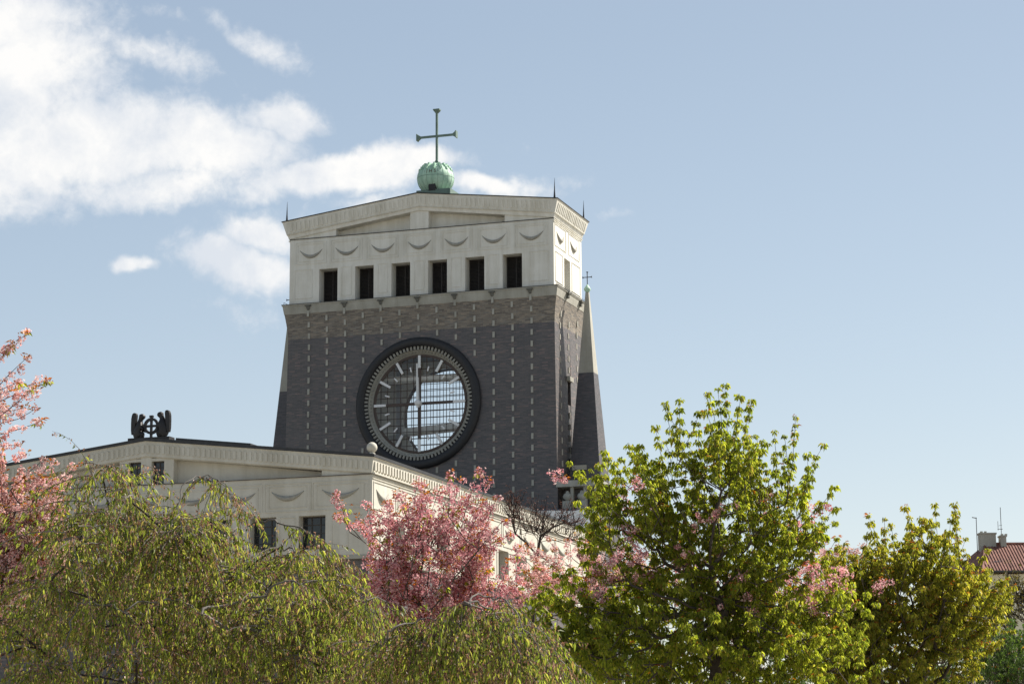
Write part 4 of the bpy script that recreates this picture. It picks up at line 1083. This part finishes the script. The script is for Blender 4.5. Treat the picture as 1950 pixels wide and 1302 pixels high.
# ---- weeping cherries
def weeping(name, label, seed, dist, hubs, base_px, per_hub, fall, arcs=(), dens=.022, leafL=.062, rad=(.35, 1.0)):
    rng = np.random.default_rng(seed); m_ = dist/F_PX
    base = ground_below(at(base_px[0], base_px[1], dist)); fork = at(base_px[0]+base_px[2], base_px[1]-base_px[3], dist)
    sk = Skel(base, fork, rng, .2); H_ = [at(px, py, dist+dd) for (px, py, dd) in hubs]
    sk.grow(H_, .2, .5, .45); lines = []
    P_all = np.array(sk.P)
    for h in H_:
        az0 = rng.uniform(0, 6.28); nh = int(rng.choice([per_hub//3, per_hub, int(per_hub*1.7)], p=[.36, .34, .30]))
        for k_ in range(nh):
            a = az0+2*math.pi*k_/nh+rng.normal()*.3; d = np.array([math.cos(a), math.sin(a), rng.uniform(-.1, .5)]); d = unit(d)
            L = rng.uniform(*fall); R0 = rng.uniform(*rad); p = h+rng.normal(size=3)*.05; pts = [p]; s_ = .07; n = int(L/s_)
            for i in range(n):
                g = .055/R0*(1.0 if d[2] > -.9 else .2)
                d = unit(d+np.array([0, 0, -g*1.6])+rng.normal(size=3)*.045); p = p+d*s_; pts.append(p)
                if p[2] < .4: break
            lines.append(np.array(pts))
    # secondary hanging strands from the arcs
    sec = []
    for ln in list(lines):
        for q in range(3):
            if len(ln) < 8: continue
            i = rng.integers(2, max(3, len(ln)//2)); d = unit(ln[i]-ln[i-1])*.6+rng.normal(size=3)*.5; d = unit(d); p = ln[i]; pts = [p]
            for j in range(int(rng.uniform(.35, 1.0)*fall[1]*.55/.07)):
                d = unit(d+np.array([0, 0, -.16])+rng.normal(size=3)*.05); p = p+d*.07; pts.append(p)
                if p[2] < .3: break
            if len(pts) > 3: sec.append(np.array(pts))
    limb = MB(); Pn = np.array(sk.P)
    for (pts_px, dd, r) in arcs:
        A = np.array([at(px, py, dist+dd+.25*math.sin(i*1.3)) for i, (px, py) in enumerate(pts_px)])
        j = np.argmin(np.linalg.norm(Pn-A[0], axis=1)); r *= .62
        if np.linalg.norm(Pn[j]-A[0]) < 1.2: A = np.concatenate([Pn[j:j+1], (Pn[j:j+1]+A[:1])/2+[[0, 0, -.06]], A])
        t_ = np.linspace(0, len(A)-1, len(A)*4); i0 = np.clip(t_.astype(int), 0, len(A)-2); u = (t_-i0)[:, None]
        Am, Ap = A[np.clip(i0-1, 0, None)], A[np.clip(i0+2, None, len(A)-1)]; p0, p1 = A[i0], A[i0+1]
        Q = .5*(2*p0+(p1-Am)*u+(2*Am-5*p0+4*p1-Ap)*u*u+(3*p0-Am-3*p1+Ap)*u**3)+rng.normal(size=(len(t_), 3))*.014
        limb.tube(Q, [r*(1-.75*k_/len(Q)) for k_ in range(len(Q))], 6)
        for q in range(len(Q)//2, len(Q)):
            for _ in range(2):
                d = (Q[q]-Q[q-1])*4+rng.normal(size=3)*.5; d[2] = min(d[2], -.05); d = unit(d); p = Q[q]; pts = [p]
                for jx in range(int(rng.uniform(.3, .9)/.07)):
                    d = unit(d+np.array([0, 0, -.2])+rng.normal(size=3)*.05); p = p+d*.07; pts.append(p)
                sec.append(np.array(pts))
    allL = lines+sec
    C, D = clumps(allL, rng, dens, .06)
    n = len(C); az = rng.uniform(0, 6.283, n); r = np.stack([np.cos(az), np.sin(az), np.zeros(n)], 1)
    dirs = r*rng.uniform(.15, .8, (n, 1))+np.array([0, 0, -1.])*rng.uniform(.3, 1, (n, 1))+D*.5
    s_f = rng.random(n); isl = s_f > .36
    lv = leaf_arrays(C[isl]+r[isl]*.01, dirs[isl], leafL*rng.uniform(.5, 1.3, isl.sum()), leafL*.33*rng.uniform(.7, 1.2, isl.sum()), rng)
    fd = ~isl; Cf = np.repeat(C[fd], 2, 0)+rng.normal(size=(fd.sum()*2, 3))*.014
    fv = leaf_arrays(Cf, np.array([0, 0, -1.])+rng.normal(size=Cf.shape)*.6, leafL*.42*rng.uniform(.6, 1.3, len(Cf)), leafL*.26*rng.uniform(.7, 1.3, len(Cf)), rng)
    t = place_tree(name, label, 'weeping cherries', sk, .16, BARKD, [('leaves', lv[0], lv[1], LEAF_W), ('faded_blossoms', fv[0], fv[1], FADED)], .010)
    twig_mb(lines, .0075, .002).build('arching_branches', BARKG, t)
    if arcs: limb.build('bare_limbs', BARKG, t, smooth=True)
    twig_mb(sec, .003, .0015).build('hanging_twigs', BARKD, t)
    return t
def hubgrid(rows, rng, jit=20, dj=1.7):
    out = []
    for (y, xs) in rows:
        for x in xs: out.append((x+rng.normal()*jit, y+rng.normal()*jit, rng.uniform(-dj, dj)))
    return out
rg = np.random.default_rng(5)
hubs = hubgrid([(935, [212]), (960, [175, 245]), (985, [215, 300, 380]), (1008, [150, 340, 405]), (1040, [160, 200, 260, 340, 420, 500, 535]), (1075, [140, 210, 300, 360, 400, 470, 560]),
                (1115, [130, 170, 260, 340, 390, 440, 545, 600]), (1150, [120, 220, 300, 400, 470, 520, 620]), (1190, [70, 150, 240, 290, 380, 440, 480, 570, 620, 660]), (1230, [30, 110, 190, 270, 350, 420, 500, 560, 610, 690]), (1270, [0, 80, 160, 240, 330, 400, 440, 540, 600, 640, 700]), (1310, [20, 70, 130, 200, 260, 320, 380, 450, 500, 550, 600, 680])], rg)
weeping('weeping_cherry', 'broad weeping cherry with trailing olive-green strands below the nave gable', 31, 24.0, hubs, (400, 1345, 60, 40), 10, (.35, 1.3), arcs=[([(380, 1168), (430, 1150), (490, 1138), (545, 1105), (580, 1120), (610, 1160)], -1.9, .03), ([(440, 1012), (480, 997), (530, 992), (580, 1012), (625, 1062), (665, 1120), (700, 1175)], -1.0, .022), ([(130, 1205), (148, 1155), (178, 1145), (230, 1160), (262, 1190)], -2.0, .016), ([(180, 910), (205, 890), (230, 905), (250, 950)], -.8, .012), ([(350, 925), (395, 905), (430, 930), (455, 975)], -.8, .012), ([(600, 1040), (650, 1075), (690, 1130)], -1.2, .014), ([(240, 1160), (300, 1140), (360, 1150), (400, 1190)], -1.9, .02), ([(560, 1120), (620, 1100), (680, 1130), (720, 1190)], -1.6, .018)])
rg = np.random.default_rng(6)
hubs = hubgrid([(1165, [900, 930]), (1190, [850, 960]), (1225, [730, 800, 880, 930, 990]), (1240, [760, 850, 910, 1000]), (1270, [740, 820, 880, 930, 980, 1020]), (1310, [700, 750, 800, 860, 940, 1010, 1040])], rg, 12, 1.0)
weeping('weeping_cherry', 'lower weeping cherry with bare grey arching branches, under the pink blossom tree', 32, 22.0, hubs, (810, 1345, 20, 60), 8, (.35, 1.1), rad=(.3, .8), arcs=[([(800, 1225), (830, 1200), (865, 1168), (885, 1150), (900, 1152)], -1.5, .05), ([(890, 1150), (930, 1158), (962, 1195), (985, 1240), (1000, 1295)], -1.6, .02), ([(890, 1148), (925, 1132), (970, 1152), (1012, 1215), (1045, 1290)], -1.5, .018), ([(888, 1152), (925, 1170), (945, 1210), (955, 1260)], -1.7, .014), ([(745, 1196), (790, 1183), (840, 1180), (880, 1192)], -1.5, .02), ([(700, 1140), (740, 1155), (775, 1190)], -1.4, .014), ([(790, 1225), (800, 1205), (830, 1200)], -1.6, .014)])

# ---- small bare tree behind
def bare_tree(name, label, seed, dist, base_px, tips_blobs, n, r_tip=.009, buds=True, leafmat=None, catg='tree'):
    rng = np.random.default_rng(seed); m_ = dist/F_PX; base = ground_below(at(base_px[0], base_px[1], dist)); fork = at(base_px[0], base_px[2], dist)
    sk = Skel(base, fork, rng, .1); T = []
    for (px, py, rx, rz) in tips_blobs:
        c = at(px, py, dist); k_ = int(n/len(tips_blobs)); u = unit(rng.normal(size=(k_, 3)))*rng.uniform(.3, 1, (k_, 1))*np.array([rx*m_, rx*m_, rz*m_]); T += list(local(c, u))
    sk.grow(T, .25, .5, .3); T = np.array(T)
    d = unit(T-fork)+rng.normal(size=T.shape)*.4+AZ*.5; lines = shoots(np.repeat(T, 3, 0), np.repeat(d, 3, 0)+rng.normal(size=(len(T)*3, 3))*.5, rng.uniform(.25, .7, len(T)*3), rng, .1)
    C, D = clumps(lines, rng, .16, .05); ex = []
    b = leaf_clumps(C, D, rng, 3 if leafmat is None else 5, .045 if leafmat is None else .07, .02 if leafmat is None else .03, .02, 0.3)
    ex.append(('buds' if leafmat is None else 'leaves', b[0], b[1], leafmat or m_leaf('red_bud', [(0, (.12, .045, .035)), (1, (.22, .09, .06))], (1, 1, 1), .3)))
    t = place_tree(name, label, None, sk, .1, BARKD, ex, r_tip, catg); twig_mb(lines, .010, .004).build('twigs', BARKD, t); return t
bare_tree('bare_tree', 'small bare dark-twigged tree with reddish buds before the sunlit nave side', 41, 62.0, (1018, 1250, 1090), [(1000, 1000, 40, 30), (1040, 1005, 40, 35), (975, 975, 22, 22), (1080, 1005, 30, 35)], 80, r_tip=.008)
# ---- dark green tree and brownish young tree at the right edge
green_cherry('broadleaf_tree', 'deep green broadleaf tree low at the right edge under the house', 51, 46.0, [(1905, 1235, 75, 60, 0), (1850, 1290, 100, 60, 0), (1960, 1235, 60, 75, 0)], [(1890, 1190, .6, 0), (1925, 1180, .6, 0), (1950, 1170, .6, 0)], (1890, 1390, 0), 300, leaf=LEAF_D, step_len=(.3, .6), k=16)
bare_tree('young_tree', 'thin brownish young-leaved tree before the cream house wall', 52, 52.0, (1965, 1330, 1230), [(1940, 1150, 35, 35), (1905, 1170, 30, 25), (1945, 1190, 50, 30)], 66, leafmat=LEAF_O)
# ---- shrubs and trees standing behind the front row, seen only through gaps
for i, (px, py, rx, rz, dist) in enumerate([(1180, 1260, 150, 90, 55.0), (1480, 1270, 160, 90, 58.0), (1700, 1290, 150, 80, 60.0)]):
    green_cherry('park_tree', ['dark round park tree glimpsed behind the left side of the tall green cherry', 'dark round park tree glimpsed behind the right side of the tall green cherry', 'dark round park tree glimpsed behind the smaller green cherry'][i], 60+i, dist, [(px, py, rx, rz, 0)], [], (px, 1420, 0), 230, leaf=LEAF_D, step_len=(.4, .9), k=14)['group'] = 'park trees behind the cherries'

# ---------------------------------------------------------------- house at the right edge
hc = at(1990, 1088, 150.0); hx = unit(np.array([AX[0], AX[1], 0.])); hy = np.array([-hx[1], hx[0], 0.])
ez = hc[2]
house = empty('apartment_house', (hc[0], hc[1], 0), 'cream rendered house with red tiled roof and chimneys at the right edge', 'house')
def HP(x, y, z): return hc*[1, 1, 0]+hx*x+hy*y+np.array([0, 0, z])
def hbox(mb, x0, x1, y0, y1, z0, z1): mb.hexa([HP(x0, y0, z0), HP(x1, y0, z0), HP(x1, y1, z0), HP(x0, y1, z0), HP(x0, y0, z1), HP(x1, y0, z1), HP(x1, y1, z1), HP(x0, y1, z1)])
sc_ = 150.0/F_PX
x_l = (1868-1990)*sc_; x_r = 12.0; dep = 9.0
CREAM = m_plaster('cream_render', (.80, .74, .54), (.72, .66, .48), .25)
wx = (1941-1990)*sc_; wins = [(wx-.32+k*2.6, wx+.32+k*2.6) for k in range(5)]
wz = [(ez-2.0, ez-1.0), (ez-5.0, ez-3.8), (ez-8.2, ez-7.0)]
m = MB()
rows = [(0, wz[2][0], False), (wz[2][0], wz[2][1], True), (wz[2][1], wz[1][0], False), (wz[1][0], wz[1][1], True), (wz[1][1], wz[0][0], False), (wz[0][0], wz[0][1], True), (wz[0][1], ez-.12, False)]
for z0, z1, op in rows:
    if not op: hbox(m, x_l+.5, x_r, 0, .4, z0, z1)
    else:
        cur = x_l+.5
        for a, b_ in wins: hbox(m, cur, a, 0, .4, z0, z1); cur = b_
        hbox(m, cur, x_r, 0, .4, z0, z1)
hbox(m, x_l+.5, x_l+.9, .4, dep, 0, ez-.12); hbox(m, x_r-.4, x_r, .4, dep, 0, ez-.12); hbox(m, x_l+.9, x_r-.4, dep-.4, dep, 0, ez-.12)
m.build('wall', CREAM, house)
for a, b_ in wins:
    for z0, z1 in wz:
        m = MB(); 
        for (p, q, u, v) in ((a, a+.05, z0, z1), (b_-.05, b_, z0, z1), ((a+b_)/2-.03, (a+b_)/2+.03, z0, z1)): hbox(m, p, q, .12, .2, u, v)
        hbox(m, a, b_, .13, .19, z0, z0+.05); hbox(m, a, b_, .13, .19, z1-.05, z1)
        w_ = m.build('window', WHITEP, house); m = MB(); hbox(m, a+.02, b_-.02, .15, .17, z0+.02, z1-.02); m.build('pane', DGLASS, w_)
m = MB(); hbox(m, x_l+.4, x_r+.1, -.08, .0, ez-.4, ez-.14); m.build('eaves_moulding', CREAM, house)
m, nt, b, _ = newmat('red_roof_tiles'); v = coords(nt); n = noise_n(nt, v, 1.6, 5, .6, (1.5, 1.5, .5))
nt.links.new(ramp(nt, n, [(.3, (.12, .05, .038)), (.55, (.22, .09, .065)), (.75, (.30, .15, .115))]), b.inputs['Base Color']); b.inputs['Roughness'].default_value = .8; TILE = m
rz = ez+(1088-1036)*sc_*1.0+.35; hip = (1868-1845)*sc_
m = MB(); rl = (1897-1990)*sc_; rg_y = 3.2
q = [HP(x_l, -.5, ez), HP(x_r+.5, -.5, ez), HP(x_r+.5, 7, ez), HP(x_l-1.4, 7, ez), HP(rl, rg_y, rz), HP(x_r-1.5, rg_y, rz)]
m.add(q, [(0, 1, 5, 4), (1, 2, 5), (2, 3, 4, 5), (3, 0, 4), (3, 2, 1, 0)])
roof = m.build('roof', TILE, house)
m = MB()   # tile ribs
for k in range(80):
    x = x_l+.2+k*.19
    t = min(1, max(0, (x-x_l)/(rl-x_l))) if x < rl else 1.0
    t2 = 1.0 if x < x_r-1.5 else max(0, (x_r+.5-x)/2.0)
    t = min(t, t2); p0 = HP(x, -.5, ez+.02); p1 = HP(x, -.5+(rg_y+.5)*t, ez+(rz-ez)*t+.02)
    if t > .05: m.tube([p0, p1], .035, 4)
m.build('tile_ribs', TILE, roof)
m = MB(); m.tube([HP(rl, rg_y, rz+.04), HP(x_r-1.5, rg_y, rz+.04)], .09, 6); m.tube([HP(x_l, -.5, ez+.03), HP(rl, rg_y, rz+.04)], .07, 6); m.build('ridge_tiles', TILE, roof)
m = MB(); sk_x = (1905-1990)*sc_
hbox(m, sk_x-.2, sk_x+.2, .75, 1.3, ez+.62, ez+.75); m.build('skylight', GREYM, roof)
def chim(x0, x1, z0, z1, nm='chimney'):
    m = MB(); hbox(m, x0, x1, rg_y-.35, rg_y+.35, z0, z1); c = m.build(nm, STONE, roof)
    m = MB(); hbox(m, x0-.05, x1+.05, rg_y-.4, rg_y+.4, z1, z1+.1)
    for k in range(2): hbox(m, x0+.1+k*.25, x0+.24+k*.25, rg_y-.1, rg_y+.1, z1+.1, z1+.22)
    m.build('chimney_cap', STONE, c)
chim((1886-1990)*sc_, (1917-1990)*sc_, rz-.9, rz+.62); chim((1926-1990)*sc_, (1937-1990)*sc_, rz-.3, rz+.45)
m = MB()
def rod(x, z0, z1, r=.02): m.tube([HP(x, rg_y, z0), HP(x, rg_y, z1)], r, 5)
ax_ = lambda px: (px-1990)*sc_
rod(ax_(1882), rz-.6, rz+1.75, .025); m.tube([HP(ax_(1874), rg_y, rz+1.75), HP(ax_(1883), rg_y, rz+1.7)], .03, 5)
m.build('aerial', DARKM, roof)
m = MB(); rod(ax_(1930), rz, rz+2.4, .022); rod(ax_(1924), rz+.9, rz+1.5, .015); m.tube([HP(ax_(1923), rg_y, rz+.98), HP(ax_(1933), rg_y, rz+.98)], .018, 5); m.tube([HP(ax_(1925), rg_y, rz+1.2), HP(ax_(1932), rg_y, rz+1.25)], .012, 5)
m.build('aerial', DARKM, roof)
m = MB(); m.tube([HP(ax_(1918), -.1, 0), HP(ax_(1918), -.1, ez-.1)], .05, 6); m.build('downpipe', DARKM, house)
m = MB(); m.tube([HP(x_l-.05, -.55, ez-.02), HP(x_r+.5, -.55, ez-.02)], .08, 6); m.build('gutter', DARKM, house)
#END_AROUND

# ---------------- ground
m, nt, b, _ = newmat('stone_paving'); n = noise_n(nt, coords(nt), .4, 8, .7)
nt.links.new(ramp(nt, n, [(.3, (.18, .17, .14)), (.6, (.26, .24, .20)), (.8, (.31, .29, .25))]), b.inputs['Base Color']); b.inputs['Roughness'].default_value = 1
g = raw_mesh('ground', [(-4000, -4000, 0), (4000, -4000, 0), (4000, 4000, 0), (-4000, 4000, 0)], [(0, 1, 2, 3)], m); g['kind'] = 'structure'
